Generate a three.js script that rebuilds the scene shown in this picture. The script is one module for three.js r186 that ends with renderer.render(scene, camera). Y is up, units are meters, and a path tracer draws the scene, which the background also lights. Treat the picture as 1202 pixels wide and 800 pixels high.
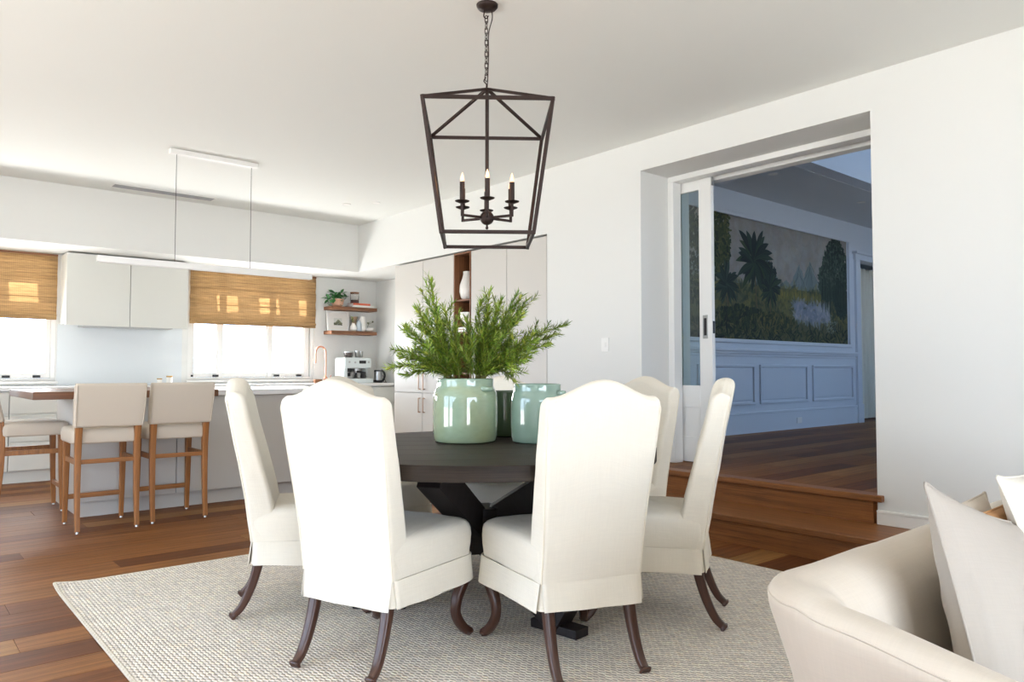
import * as THREE from 'three';
import { RoundedBoxGeometry } from 'three/addons/geometries/RoundedBoxGeometry.js';
import { mergeGeometries, mergeVertices } from 'three/addons/utils/BufferGeometryUtils.js';
import { RectAreaLightUniformsLib } from 'three/addons/lights/RectAreaLightUniformsLib.js';
import { createNoise3D } from 'simplex-noise';

// ───────────── camera, sky, sun, window light, exposure ─────────────
const W = 1202, H = 800, FPX = 877;
const YAW = THREE.MathUtils.degToRad(40.42), PITCH = THREE.MathUtils.degToRad(2.28);
const scene = new THREE.Scene();
const camera = new THREE.PerspectiveCamera(2 * Math.atan(H / 2 / FPX) * 180 / Math.PI, W / H, 0.05, 200);
camera.position.set(0, 1.1, 0);
camera.lookAt(Math.sin(YAW) * Math.cos(PITCH), 1.1 + Math.sin(PITCH), -Math.cos(YAW) * Math.cos(PITCH));
const renderer = new THREE.WebGLRenderer({ antialias: true });
renderer.toneMapping = THREE.LinearToneMapping;
renderer.toneMappingExposure = 0.66;
renderer.shadowMap.enabled = true;
scene.background = new THREE.Color().setRGB(0.47, 0.70, 1.06);
scene.backgroundIntensity = 7.2;
const sun = new THREE.DirectionalLight(new THREE.Color().setRGB(1, 0.96, 0.90), 60);
const SUN = new THREE.Vector3(0.05, -0.70, 0.71).normalize();
sun.position.set(1.5, 1, -8).addScaledVector(SUN, -20); sun.target.position.set(1.5, 1, -8);
sun.castShadow = true;
Object.assign(sun.shadow.camera, { left: -16, right: 16, top: 16, bottom: -16, near: 1, far: 60 });
sun.shadow.mapSize.set(2048, 2048);
scene.add(sun, sun.target);
RectAreaLightUniformsLib.init();
function windowLight(x, y, z, w, h, tx, ty, tz, L, rgb) {
  const l = new THREE.RectAreaLight(new THREE.Color().setRGB(...rgb), L, w, h);
  l.name = 'window_daylight'; l.position.set(x, y, z); l.lookAt(tx, ty, tz); scene.add(l); return l;
}
const DAY = [0.94, 0.98, 1.02];
// daylight at the panes of the glazed wall, the wall behind the camera and the kitchen windows
const LEFT_GLAZING = [[-5.4, -3.5], [-3.2, -1.3]], REAR_GLAZING = [[-1.7, 2.5]];
for (const [a, b] of LEFT_GLAZING) windowLight(-2.55, 1.22, (a + b) / 2, b - a, 2.3, 0, 1.22, (a + b) / 2, 3.8, DAY);
for (const [a, b] of REAR_GLAZING) windowLight((a + b) / 2, 1.22, 3.35, b - a, 2.3, (a + b) / 2, 1.22, 0, 8.5, DAY);
windowLight(3.62, 1.34, -9.2, 1.55, 0.55, 3.62, 1.34, 0, 28, [0.95, 0.98, 1]);
windowLight(0.5, 1.34, -9.2, 1.8, 0.55, 0.5, 1.34, 0, 28, [0.95, 0.98, 1]);

// ───────────── helpers ─────────────
let seed = 7;
const rnd = () => { seed = (seed * 1664525 + 1013904223) >>> 0; return seed / 4294967296; };
const rr = (a, b) => a + (b - a) * rnd();
const n3 = createNoise3D(rnd);
const V = (x, y, z) => new THREE.Vector3(x, y, z);
const lerp = (a, b, t) => a + (b - a) * t;
const clamp = (x, a, b) => Math.min(b, Math.max(a, x));
const sm = (a, b, x) => { const t = clamp((x - a) / (b - a), 0, 1); return t * t * (3 - 2 * t); };
const taken = {};
const numbered = (n) => { const k = taken[n] = (taken[n] ?? -1) + 1; return k ? `${n}_${String(k).padStart(3, '0')}` : n; };
function shade(o) { o.castShadow = true; o.receiveShadow = true; return o; }
function mesh(name, geo, mat, parent) { const m = shade(new THREE.Mesh(geo, mat)); m.name = name; if (parent) parent.add(m); return m; }
function thing(name, label, category, pos = [0, 0, 0], turn = 0, group) {
  const o = new THREE.Group(); o.name = numbered(name); o.position.set(...pos); o.rotation.y = turn;
  o.userData = { label, category }; if (group) o.userData.group = group; scene.add(o); return o;
}
function solo(name, geo, mat, label, category, pos = [0, 0, 0], turn = 0, group) {
  const m = mesh(numbered(name), geo, mat); m.position.set(...pos); m.rotation.y = turn;
  m.userData = { label, category }; if (group) m.userData.group = group; scene.add(m); return m;
}
function struct(name, geo, mat, label, category = 'wall') {
  const m = geo ? mesh(numbered(name), geo, mat) : new THREE.Group(); m.name = m.name || numbered(name);
  m.userData = { kind: 'structure', label, category }; scene.add(m); return m;
}
function copy(o, label, pos, turn) {
  const c = o.clone(); c.name = numbered(o.name.replace(/_\d{3}$/, '')); c.userData = { ...o.userData, label };
  c.position.set(...pos); c.rotation.set(0, turn, 0); scene.add(c); return c;
}
// uv in metres from position, by the main axis of the face normal (long side along u)
function uvm(g, swap = false, ox = 0, oy = 0) {
  if (g.index) g = g.toNonIndexed();
  if (!g.attributes.normal) g.computeVertexNormals();
  const p = g.attributes.position, n = g.attributes.normal, uv = new Float32Array(p.count * 2);
  for (let i = 0; i < p.count; i++) {
    const ax = Math.abs(n.getX(i)), ay = Math.abs(n.getY(i)), az = Math.abs(n.getZ(i));
    let u, v;
    if (ay >= ax && ay >= az) { u = p.getX(i); v = p.getZ(i); } else if (ax >= az) { u = p.getZ(i); v = p.getY(i); } else { u = p.getX(i); v = p.getY(i); }
    if (swap === 'z') { if (ay >= ax && ay >= az) [u, v] = [v, u]; } else if (swap) [u, v] = [v, u];
    uv[i * 2] = u + ox; uv[i * 2 + 1] = v + oy;
  }
  g.setAttribute('uv', new THREE.BufferAttribute(uv, 2)); return g;
}
const box = (x0, x1, y0, y1, z0, z1, swap) => uvm(new THREE.BoxGeometry(Math.abs(x1 - x0), Math.abs(y1 - y0), Math.abs(z1 - z0)).translate((x0 + x1) / 2, (y0 + y1) / 2, (z0 + z1) / 2), swap);
const rbox = (x0, x1, y0, y1, z0, z1, r = 0.004, swap = false, seg = 2) => uvm(new RoundedBoxGeometry(Math.abs(x1 - x0), Math.abs(y1 - y0), Math.abs(z1 - z0), seg, r).translate((x0 + x1) / 2, (y0 + y1) / 2, (z0 + z1) / 2), swap);
const merge = (a) => mergeGeometries(a.map((g) => { g = g.index ? g.toNonIndexed() : g; for (const k of Object.keys(g.attributes)) if (!['position', 'normal', 'uv', 'color'].includes(k)) g.deleteAttribute(k); return g; }));
// rings of points -> smooth skin; closed round the ring, optional caps
function loft(rings, { capA = true, capB = true, closed = true } = {}) {
  const n = rings[0].length, m = rings.length, pos = [], uv = [], idx = [];
  let along = 0;
  for (let j = 0; j < m; j++) {
    if (j) along += rings[j][0].distanceTo(rings[j - 1][0]);
    let round = 0;
    for (let i = 0; i <= (closed ? n : n - 1); i++) {
      const p = rings[j][i % n]; if (i) round += p.distanceTo(rings[j][i - 1]);
      pos.push(p.x, p.y, p.z); uv.push(round, along);
    }
  }
  const c = closed ? n + 1 : n;
  for (let j = 0; j < m - 1; j++) for (let i = 0; i < c - 1; i++) { const a = j * c + i, b = a + 1, d = a + c, e = d + 1; idx.push(a, b, d, b, e, d); }
  const cap = (j, flip) => {
    const k = pos.length / 3, ctr = rings[j].reduce((s, p) => s.add(p), V(0, 0, 0)).multiplyScalar(1 / n);
    pos.push(ctr.x, ctr.y, ctr.z); uv.push(ctr.x, ctr.z);
    for (let i = 0; i < n; i++) { const p = rings[j][i]; pos.push(p.x, p.y, p.z); uv.push(p.x, p.z); }
    for (let i = 0; i < n; i++) { const a = k + 1 + i, b = k + 1 + (i + 1) % n; flip ? idx.push(k, b, a) : idx.push(k, a, b); }
  };
  if (closed && capA) cap(0, true);
  if (closed && capB) cap(m - 1, false);
  const g = new THREE.BufferGeometry();
  g.setAttribute('position', new THREE.Float32BufferAttribute(pos, 3)); g.setAttribute('uv', new THREE.Float32BufferAttribute(uv, 2)); g.setIndex(idx);
  g.computeVertexNormals();
  if (closed) { // smooth the seam
    const nn = g.attributes.normal;
    for (let j = 0; j < m; j++) { const a = j * c, b = j * c + n; const s = V(nn.getX(a) + nn.getX(b), nn.getY(a) + nn.getY(b), nn.getZ(a) + nn.getZ(b)).normalize(); nn.setXYZ(a, s.x, s.y, s.z); nn.setXYZ(b, s.x, s.y, s.z); }
  }
  return g;
}
// sweep along points with per-point half sizes [a, b] and superellipse power; axes from a reference direction
function sweep(pts, size, { ref = V(1, 0, 0), n = 16, pw = 2.6, closedPath = false } = {}) {
  const rings = [];
  for (let i = 0; i < pts.length; i++) {
    const t = pts[Math.min(i + 1, pts.length - 1)].clone().sub(pts[Math.max(i - 1, 0)]).normalize();
    const u = ref.clone().addScaledVector(t, -ref.dot(t)).normalize(), v = t.clone().cross(u), [a, b] = size(i / (pts.length - 1)), ring = [];
    for (let k = 0; k < n; k++) { const f = k / n * Math.PI * 2, c = Math.cos(f), s = Math.sin(f); ring.push(pts[i].clone().addScaledVector(u, a * Math.sign(c) * Math.abs(c) ** (2 / pw)).addScaledVector(v, b * Math.sign(s) * Math.abs(s) ** (2 / pw))); }
    rings.push(ring);
  }
  const g = loft(rings), uv = g.attributes.uv; for (let i = 0; i < uv.count; i++) uv.setXY(i, uv.getY(i), uv.getX(i));
  return g;
}
const curve = (pts, n = 16) => new THREE.CatmullRomCurve3(pts, false, 'centripetal').getPoints(n);
const tube = (pts, r, n = 24, k = 8) => new THREE.TubeGeometry(new THREE.CatmullRomCurve3(pts, false, 'centripetal'), n, r, k, false);
const rod = (a, b, r, k = 10) => { const d = b.clone().sub(a), g = new THREE.CylinderGeometry(r, r, d.length(), k); g.applyQuaternion(new THREE.Quaternion().setFromUnitVectors(V(0, 1, 0), d.clone().normalize())); return g.translate((a.x + b.x) / 2, (a.y + b.y) / 2, (a.z + b.z) / 2); };
// straight bar with rectangular section, slightly rounded
function bar(a, b, w, h, up = V(0, 1, 0), r = 0.002) {
  const d = b.clone().sub(a), L = d.length(); d.normalize();
  const x = up.clone().cross(d); if (x.lengthSq() < 1e-4) x.set(1, 0, 0); x.normalize();
  const y = d.clone().cross(x), g = uvm(new RoundedBoxGeometry(w, h, L, 1, r), true);
  g.applyMatrix4(new THREE.Matrix4().makeBasis(x, y, d)); return g.translate((a.x + b.x) / 2, (a.y + b.y) / 2, (a.z + b.z) / 2);
}
const lathe = (pts, n = 48) => new THREE.LatheGeometry(pts.map(([r, y]) => new THREE.Vector2(r, y)), n);
// rectangular frame whose stiles butt against the rails
const frameOf = (x0, x1, y0, y1, z0, z1, w, r = 0.003, wb = w) => merge([rbox(x0, x1, y1 - w, y1, z0, z1, r), rbox(x0, x1, y0, y0 + wb, z0, z1, r), rbox(x0, x0 + w, y0 + wb, y1 - w, z0, z1, r), rbox(x1 - w, x1, y0 + wb, y1 - w, z0, z1, r)]);
function roundRect(hw, hd, r, n = 10, side = 0) { // ring in x, z (counter-clockwise seen from above flipped so that loft faces out)
  const out = [];
  for (const [cx, cz, a0] of [[hw - r, hd - r, 0], [-hw + r, hd - r, 1], [-hw + r, -hd + r, 2], [hw - r, -hd + r, 3]])
    for (let i = 0; i <= n; i++) { const a = (a0 + i / n) * Math.PI / 2; out.push([cx + r * Math.cos(a), cz + r * Math.sin(a)]); }
  if (!side) return out.reverse();
  const full = []; // extra points along the straight sides
  out.forEach((p, i) => { full.push(p); if (i % (n + 1) === n) { const q = out[(i + 1) % out.length]; for (let k = 1; k < side; k++) full.push([lerp(p[0], q[0], k / side), lerp(p[1], q[1], k / side)]); } });
  return full.reverse();
}

// ───────────── textures ─────────────
function hash(x, y, s) { let h = (x * 374761393 + y * 668265263 + s * 974634577) | 0; h = Math.imul(h ^ (h >>> 13), 1274126177); return ((h ^ (h >>> 16)) >>> 0) / 4294967296; }
function vnoise(x, y, px, py, s) { // periodic value noise
  const xi = Math.floor(x), yi = Math.floor(y), fx = x - xi, fy = y - yi, ux = fx * fx * (3 - 2 * fx), uy = fy * fy * (3 - 2 * fy);
  const m = (a, b) => ((a % b) + b) % b, x0 = m(xi, px), x1 = m(xi + 1, px), y0 = m(yi, py), y1 = m(yi + 1, py);
  return lerp(lerp(hash(x0, y0, s), hash(x1, y0, s), ux), lerp(hash(x0, y1, s), hash(x1, y1, s), ux), uy);
}
function fbm(u, v, px, py, s, o = 4) { let a = 0, k = 0.5, t = 0; for (let i = 0; i < o; i++) { a += k * vnoise(u * px, v * py, px, py, s + i); t += k; k *= 0.5; px *= 2; py *= 2; } return a / t; }
function tex(w, h, f, sizeU, sizeV, srgb = false) {
  const d = new Uint8Array(w * h * 4);
  for (let y = 0; y < h; y++) for (let x = 0; x < w; x++) {
    const c = f(x / w, y / h), i = (y * w + x) * 4, a = typeof c === 'number' ? [c, c, c] : c;
    for (let k = 0; k < 3; k++) d[i + k] = clamp(Math.round(a[k] * 255), 0, 255); d[i + 3] = 255;
  }
  const t = new THREE.DataTexture(d, w, h); t.wrapS = t.wrapT = THREE.RepeatWrapping; t.magFilter = THREE.LinearFilter; t.minFilter = THREE.LinearMipmapLinearFilter; t.generateMipmaps = true;
  t.repeat.set(1 / sizeU, 1 / sizeV); if (srgb) t.colorSpace = THREE.SRGBColorSpace; t.needsUpdate = true; return t;
}
// wood: grain along u
const woodF = (u, v) => {
  const warp = fbm(u, v, 3, 6, 11, 3) * 0.16;
  const rings = 0.5 + 0.5 * Math.sin((v + warp) * Math.PI * 2 * 9 + fbm(u, v, 2, 4, 21, 2) * 6);
  const fib = fbm(u, v, 6, 170, 31, 2), pore = fbm(u, v, 24, 256, 41, 2) > 0.66 ? 0.1 : 0;
  return [rings, fib, pore];
};
const woodTex = tex(1024, 512, (u, v) => { const [r, f, p] = woodF(u, v); const k = 0.80 + 0.11 * (f - 0.5) * 2 + 0.07 * (r - 0.5) - p * 0.8 + 0.12 * (fbm(u, v, 4, 5, 5, 3) - 0.5); return [k, k * 0.985, k * 0.96]; }, 2.0, 0.6, true);
const woodBump = tex(512, 256, (u, v) => { const [, f, p] = woodF(u, v); return 0.5 + 0.3 * (f - 0.5) - p; }, 2.0, 0.6);
const linenF = (u, v) => { const x = fbm(u, v, 10, 220, 3, 2), y = fbm(u, v, 220, 10, 4, 2); return 0.5 * x + 0.5 * y; };
const linenTex = tex(512, 512, (u, v) => { const k = 0.965 + 0.035 * (linenF(u, v) - 0.5); return [k, k, k * 0.995]; }, 0.45, 0.45, true);
const linenBump = tex(1024, 1024, (u, v) => 0.5 + 0.14 * (linenF(u, v) - 0.5) + 0.55 * (fbm(u, v, 7, 9, 71, 3) - 0.5), 0.5, 0.5);
const weaveBump = tex(512, 512, (u, v) => 0.5 + 0.25 * Math.sin(u * Math.PI * 2 * 128) * Math.sin(v * Math.PI * 2 * 128) + 0.15 * (linenF(u, v) - 0.5), 0.25, 0.25);
// rug: rows of chunky plaited loops
const rugCell = (u, v) => {
  const R = 40, C = 20, y = v * R, row = Math.floor(y), x = u * C + (row % 2) * 0.5 + 0.18 * (vnoise(u * 30, row, 30, R, 8) - 0.5);
  const col = Math.floor(x), fx = x - col - 0.5, fy = y - row - 0.5 + 0.18 * Math.sin(x * Math.PI * 2);
  const h = clamp(1.15 - (fx * fx * 3.0 + fy * fy * 3.4), 0, 1); return [h, hash(((col % C) + C) % C, row, 3)];
};
const rugTex = tex(1024, 1024, (u, v) => {
  const [h, id] = rugCell(u, v), f = fbm(u, v, 60, 120, 5, 2), t = 0.77 + 0.27 * sm(0.15, 0.7, h) * (0.5 + 0.5 * id) + 0.16 * (f - 0.5);  // crevice shade between loops is painted into the colour, crowns lighter
  const warm = id > 0.8 ? 0.96 : 1; return [t, t * 0.965 * (0.5 + 0.5 * warm), t * 0.925 * warm];
}, 0.62, 0.62, true);
const rugBump = tex(1024, 1024, (u, v) => { const [h, id] = rugCell(u, v); return clamp(h * (0.8 + 0.2 * id) + 0.12 * (fbm(u, v, 120, 200, 9, 2) - 0.5), 0, 1); }, 0.62, 0.62);
// woven grass blind: streaks along u
const blindTex = tex(1024, 512, (u, v) => {
  const a = fbm(u, v, 8, 200, 3, 2), b = fbm(u, v, 5, 60, 7, 3), c = fbm(u, v, 40, 220, 9, 2), weft = 0.96 + 0.04 * Math.sin(u * Math.PI * 2 * 60);
  const k = (0.74 + 0.24 * (a - 0.5) + 0.28 * (b - 0.5) + 0.14 * (c - 0.5)) * weft; return [k * 0.88, k * 0.70, k * 0.47];
}, 1.0, 0.45, true);
const plaster = tex(256, 256, (u, v) => 0.5 + 0.5 * (fbm(u, v, 20, 20, 2, 4) - 0.5), 1.0, 1.0);
const glazeTex = tex(512, 512, (u, v) => { const a = fbm(u, v, 3, 3, 15, 4), b = fbm(u, v, 40, 60, 25, 2); const k = 1 + 0.05 * (b - 0.5), w = sm(0.35, 0.68, a); return [(lerp(0.62, 0.65, w)) * k, lerp(0.71, 0.69, w) * k, lerp(0.63, 0.56, w) * k]; }, 1, 1, true);

// ───────────── materials ─────────────
const M = {};
const std = (o) => new THREE.MeshStandardMaterial(o), phy = (o) => new THREE.MeshPhysicalMaterial(o);
M.wall = std({ color: 0xe1e1dd, roughness: 0.85, bumpMap: plaster, bumpScale: 0.0006 });
M.ceiling = std({ color: 0xe9eae5, roughness: 0.92 });
M.trim = std({ color: 0xecebe7, roughness: 0.45 });
M.cabWhite = std({ color: 0xe0e0d8, roughness: 0.38 });
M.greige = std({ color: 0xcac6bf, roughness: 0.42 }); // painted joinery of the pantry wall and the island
M.stone = phy({ color: 0xf2f1ee, roughness: 0.22, clearcoat: 0.3 });
M.splash = phy({ color: 0xdfe4e6, roughness: 0.16 });
const wood = (hex, rough, extra = {}) => std({ color: hex, roughness: rough, map: woodTex, bumpMap: woodBump, bumpScale: 0.0008, ...extra });
const planks = [0xb17846, 0xa1693c, 0x925c36, 0xbc8853, 0x84512f, 0xa87041].map((h, i) => { const t = woodTex.clone(), b = woodBump.clone(); t.offset.set(i * 0.37, i * 0.29); b.offset.copy(t.offset); t.needsUpdate = b.needsUpdate = true; return phy({ color: h, roughness: 0.48, specularIntensity: 0.3, map: t, bumpMap: b, bumpScale: 0.0006 }); });
M.stepWood = wood(0xac703e, 0.42);
M.stoolWood = wood(0xbf7f45, 0.42);
M.slabWood = wood(0x8f5f3f, 0.45);
M.shelfWood = wood(0x9c6844, 0.5);
M.tableTop = phy({ color: 0x41372f, roughness: 0.5, specularIntensity: 0.4, map: woodTex, bumpMap: woodBump, bumpScale: 0.0008 });
M.tableBase = std({ color: 0x2b2325, roughness: 0.5, map: woodTex });
M.legWood = phy({ color: 0x5c382a, roughness: 0.32, map: woodTex, clearcoat: 0.3, clearcoatRoughness: 0.3 });
M.linen = phy({ color: 0xf8f0e1, roughness: 0.95, map: linenTex, bumpMap: linenBump, bumpScale: 0.0036, sheen: 0.25, sheenRoughness: 0.6, sheenColor: new THREE.Color(0xffffff) });
M.piping = std({ color: 0xefe6d3, roughness: 0.95 });
M.sofa = phy({ color: 0xd8ccbd, roughness: 0.95, map: linenTex, bumpMap: linenBump, bumpScale: 0.0016, sheen: 0.2, sheenRoughness: 0.6, sheenColor: new THREE.Color(0xffffff) });
M.pillow = phy({ color: 0xb8afa5, roughness: 0.95, map: linenTex, bumpMap: weaveBump, bumpScale: 0.0006 });
M.stoolFabric = phy({ color: 0xcfc2b0, roughness: 0.8, bumpMap: weaveBump, bumpScale: 0.0004 });
M.rug = std({ color: 0xfcfaf7, roughness: 1, map: rugTex, bumpMap: rugBump, bumpScale: 0.0065 });
M.rugEdge = std({ color: 0xe2d8c6, roughness: 1, bumpMap: rugBump, bumpScale: 0.004 });
M.bronze = std({ color: 0x352824, roughness: 0.5, metalness: 0.55 });
M.black = std({ color: 0x18181a, roughness: 0.45 });
M.steel = std({ color: 0xb9b9b7, roughness: 0.28, metalness: 1 });
M.copper = std({ color: 0xd29a82, roughness: 0.28, metalness: 1 });
M.handle = std({ color: 0xb59a86, roughness: 0.35, metalness: 0.8 });
M.glaze = phy({ color: 0xfbfffb, roughness: 0.07, map: glazeTex, clearcoat: 1, clearcoatRoughness: 0.03, ior: 1.55 });
M.glazeTeal = phy({ color: 0x8faa9a, roughness: 0.07, clearcoat: 1, clearcoatRoughness: 0.03, ior: 1.55 });
M.glazeOlive = phy({ color: 0x57694f, roughness: 0.09, clearcoat: 1, clearcoatRoughness: 0.04, ior: 1.55 });
M.blind = phy({ color: 0xffffff, map: blindTex, roughness: 1, transmission: 0.22, thickness: 0 });
M.pane = phy({ color: 0xffffff, roughness: 0, transmission: 1, thickness: 0, ior: 1.45 });
M.hallWall = std({ color: 0xd5dbe2, roughness: 0.5 });
M.hallCeil = std({ color: 0xd9dde0, roughness: 0.9 });
M.curtain = phy({ color: 0xf0eddd, roughness: 1, transmission: 0.12, thickness: 0 });
M.ceramic = phy({ color: 0xf1ede6, roughness: 0.3, clearcoat: 0.4 });
M.paper = std({ color: 0xf4f2ee, roughness: 0.8 });
M.ground = std({ color: 0xd8d0c2, roughness: 0.95 });

// ───────────── large structure ─────────────
const CEIL = 2.945, XR = 4.64, SOF = 2.35, ZB = -9.25, XL = -2.6, ZF = 3.4, LAND = 0.35;
{ // timber floor, board by board
  const f = struct('floor', null, null, 'warm reddish brown timber board floor of the dining room and kitchen', 'floor');
  mesh('subfloor', box(XL - 0.2, 5.4, -0.14, -0.019, ZB - 0.2, ZF + 0.2), M.stepWood, f);
  const bw = 0.19, lens = [1.35, 1.75, 2.1, 2.45], gap = 0.0016;
  const variants = lens.map((L) => [0, 1].map((k) => uvm(new RoundedBoxGeometry(L - gap, 0.019, bw - gap, 1, 0.0012), false, k * 0.83, k * 0.31)));
  const cut = {};
  for (let row = 0; ; row++) {
    const z = ZF + 0.05 - bw / 2 - row * bw - 0.115; if (z < ZB) break;
    let x = XL - rr(0, 1.2);
    const end = z < -7.6 ? 5.36 : 4.66;
    while (x < end) {
      const k = Math.floor(rnd() * 4), L = lens[k];
      let x0 = Math.max(x, XL), x1 = Math.min(x + L, end);
      if (x1 - x0 > 0.05) {
        let g;
        if (x1 - x0 < L - 1e-6) { const q = Math.round((x1 - x0) * 1000); g = cut[q] ??= uvm(new RoundedBoxGeometry(x1 - x0 - gap, 0.019, bw - gap, 1, 0.0012), false, 0.4, 0.2); } else g = variants[k][Math.floor(rnd() * 2)];
        const p = mesh('plank', g, planks[Math.floor(rnd() * 6)], f); p.position.set((x0 + x1) / 2, -0.0095, z);
      }
      x += L;
    }
  }
}
struct('ceiling', box(XL - 0.2, 5.12, CEIL, CEIL + 0.25, ZB - 0.2, ZF + 0.2), M.ceiling, 'flat off-white plaster ceiling above the table', 'ceiling');
struct('bulkhead', box(XL - 0.2, 5.45, SOF, CEIL, ZB - 0.2, -8.46), M.wall, 'dropped white bulkhead above the kitchen windows', 'bulkhead');
struct('wall_right', merge([
  box(XR, 4.99, -0.05, CEIL, -2.035, ZF + 0.2), box(XR, 4.99, 2.705, CEIL, -3.857, -2.035), box(XR, 4.99, -0.05, CEIL, -4.955, -3.857),
  box(XR, 5.45, SOF, CEIL, -8.46, -4.955), box(4.99, 5.12, 2.705, CEIL, -4.955, ZF + 0.2), box(4.99, 5.12, -0.05, CEIL, -1.95, ZF + 0.2),
  box(5.36, 5.45, -0.05, SOF, ZB - 0.2, -7.5), box(5.245, 5.45, -0.05, SOF, -7.5, -5.2), box(4.99, 5.12, -0.05, CEIL, -4.955, -4.6),
]), M.wall, 'white plaster wall with the deep opening to the raised hall', 'wall');
const openWall = (axis, at, th, lo, hi, holes) => { // wall with rectangular holes [a, b, y0, y1] along its length
  const out = [], edges = holes.slice().sort((p, q) => p[0] - q[0]); let a = lo;
  const put = (p, q, y0, y1) => { if (q - p > 1e-4 && y1 - y0 > 1e-4) out.push(axis === 'x' ? box(at - th, at, y0, y1, p, q) : box(p, q, y0, y1, at - th, at)); };
  for (const [p, q, y0, y1] of edges) { put(a, p, -0.05, CEIL); put(p, q, -0.05, y0); put(p, q, y1, CEIL); a = q; }
  put(a, hi, -0.05, CEIL); return merge(out);
};
struct('wall_left', openWall('x', XL, 0.2, ZB - 0.2, ZF + 0.2, LEFT_GLAZING.map(([a, b]) => [a, b, 0.03, 2.42])), M.wall, 'white wall with tall glazed doors opposite the timber steps', 'wall');
struct('wall_front', openWall('z', ZF + 0.2, 0.2, XL, XR, REAR_GLAZING.map(([a, b]) => [a, b, 0.03, 2.42])), M.wall, 'white wall with glazed doors behind the linen sofa', 'wall');
const KWIN = [[-0.55, 1.465], [2.82, 4.425]];
struct('wall_back', (() => {
  const out = []; let a = XL - 0.2;
  const put = (p, q, y0, y1) => out.push(box(p, q, y0, y1, ZB - 0.2, ZB));
  for (const [p, q] of KWIN) { put(a, p, -0.05, SOF); put(p, q, -0.05, 0.99); a = q; }
  put(a, 5.45, -0.05, SOF); return merge(out);
})(), M.wall, 'white kitchen wall with a row of windows over the bench', 'wall');
function glazing(name, label, axis, at, a, b, y0, y1, bars, mid) {
  const w = struct(name, null, null, label, 'window');
  const B = (p, q, u, v, d = 0.05) => axis === 'x' ? rbox(at - d, at, u, v, p, q, 0.004) : rbox(p, q, u, v, at - d, at, 0.004);
  mesh('frame', merge([B(a, a + 0.06, y0 + 0.06, y1 - 0.06, 0.08), B(b - 0.06, b, y0 + 0.06, y1 - 0.06, 0.08), B(a, b, y1 - 0.06, y1, 0.08), B(a, b, y0, y0 + 0.06, 0.08)]), M.trim, w);
  for (let k = 1; k < bars; k++) { const c = lerp(a, b, k / bars); mesh('mullion', B(c - 0.035, c + 0.035, y0 + 0.05, y1 - 0.05, 0.06), M.trim, w); }
  for (const y of mid) mesh('transom', B(a + 0.05, b - 0.05, y - 0.025, y + 0.025, 0.055), M.trim, w);
  for (let k = 0; k < bars; k++) { const p = lerp(a + 0.03, b - 0.03, k / bars), q = lerp(a + 0.03, b - 0.03, (k + 1) / bars); mesh('pane', axis === 'x' ? new THREE.PlaneGeometry(q - p, y1 - y0 - 0.08).rotateY(Math.PI / 2).translate(at - 0.03, (y0 + y1) / 2, (p + q) / 2) : new THREE.PlaneGeometry(q - p, y1 - y0 - 0.08).translate((p + q) / 2, (y0 + y1) / 2, at - 0.03), M.pane, w); }
  return w;
}
LEFT_GLAZING.forEach(([a, b], i) => glazing(`window_${i + 1}`, ['tall white glazed doors nearer the kitchen in the glazed wall', 'tall white glazed doors facing the dining table'][i], 'x', XL - 0.06, a, b, 0.03, 2.42, 3, [0.9]));
REAR_GLAZING.forEach(([a, b], i) => glazing('window_3', 'white glazed doors behind the sofa', 'z', ZF + 0.12, a, b, 0.03, 2.42, 3, [0.9]));
// kitchen windows: sashes with lift latches
function kitchenWindow(name, label, a, b, cuts, latches) {
  const w = struct(name, null, null, label, 'window'), y0 = 0.99, y1 = SOF, z = ZB - 0.05;
  mesh('frame', frameOf(a, b, y0, y1, z - 0.08, z + 0.03, 0.045, 0.003, 0.03), M.trim, w);
  const xs = [a + 0.045, ...cuts, b - 0.045];
  for (const c of cuts) mesh('mullion', rbox(c - 0.03, c + 0.03, y0 + 0.02, y1 - 0.02, z - 0.06, z + 0.02), M.trim, w);
  for (let k = 0; k < xs.length - 1; k++) {
    const p = xs[k], q = xs[k + 1];
    const s = mesh('sash', frameOf(p + 0.001, q - 0.001, y0 + 0.031, y1 - 0.046, z - 0.045, z + 0.005, 0.04, 0.003, 0.054), M.trim, w);
    mesh('pane', new THREE.PlaneGeometry(q - p - 0.06, y1 - y0 - 0.14).translate((p + q) / 2, (y0 + y1) / 2, z - 0.02), M.pane, s);
  }
  for (const l of latches) mesh('latch', rbox(l - 0.035, l + 0.035, 1.028, 1.052, z + 0.004, z + 0.024, 0.004), M.black, w);
  mesh('sill', rbox(a - 0.02, b + 0.02, 0.965, 0.99, z - 0.05, ZB + 0.03), M.trim, w);
}
kitchenWindow('window_6', 'white kitchen window under the wide woven blind, beside the floating shelves', 2.82, 4.425, [3.21, 3.838, 4.336], [2.86, 3.16, 3.93, 4.232]);
kitchenWindow('window_7', 'white kitchen window on the far side of the wall cabinet', -0.55, 1.465, [0.12, 0.75], [0.86, 1.03, 1.30]);

// outside: paving, and an unseen slotted screen added to pattern the sun on the blinds
struct('terrace', box(-40, 40, -0.4, -0.2, -60, 40), M.ground, 'pale paving outside the windows', 'terrace');
{
  const p = struct('added_sun_screen', null, null, 'unseen boards added outside the kitchen windows to shape sun patches on the blinds', 'added_sun_screen');
  for (const [z0, z1] of [[-9.96, -9.45], [-13.2, -10.2]]) mesh('board', box(-3, 5.6, 2.75, 2.79, z0, z1), M.shelfWood, p);
  let x = -3; for (let i = 0; i < 17; i++) { mesh('batten', box(x, x + 0.27, 2.79, 2.83, -10.25, -9.9), M.shelfWood, p); x += 0.528; }
}

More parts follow.
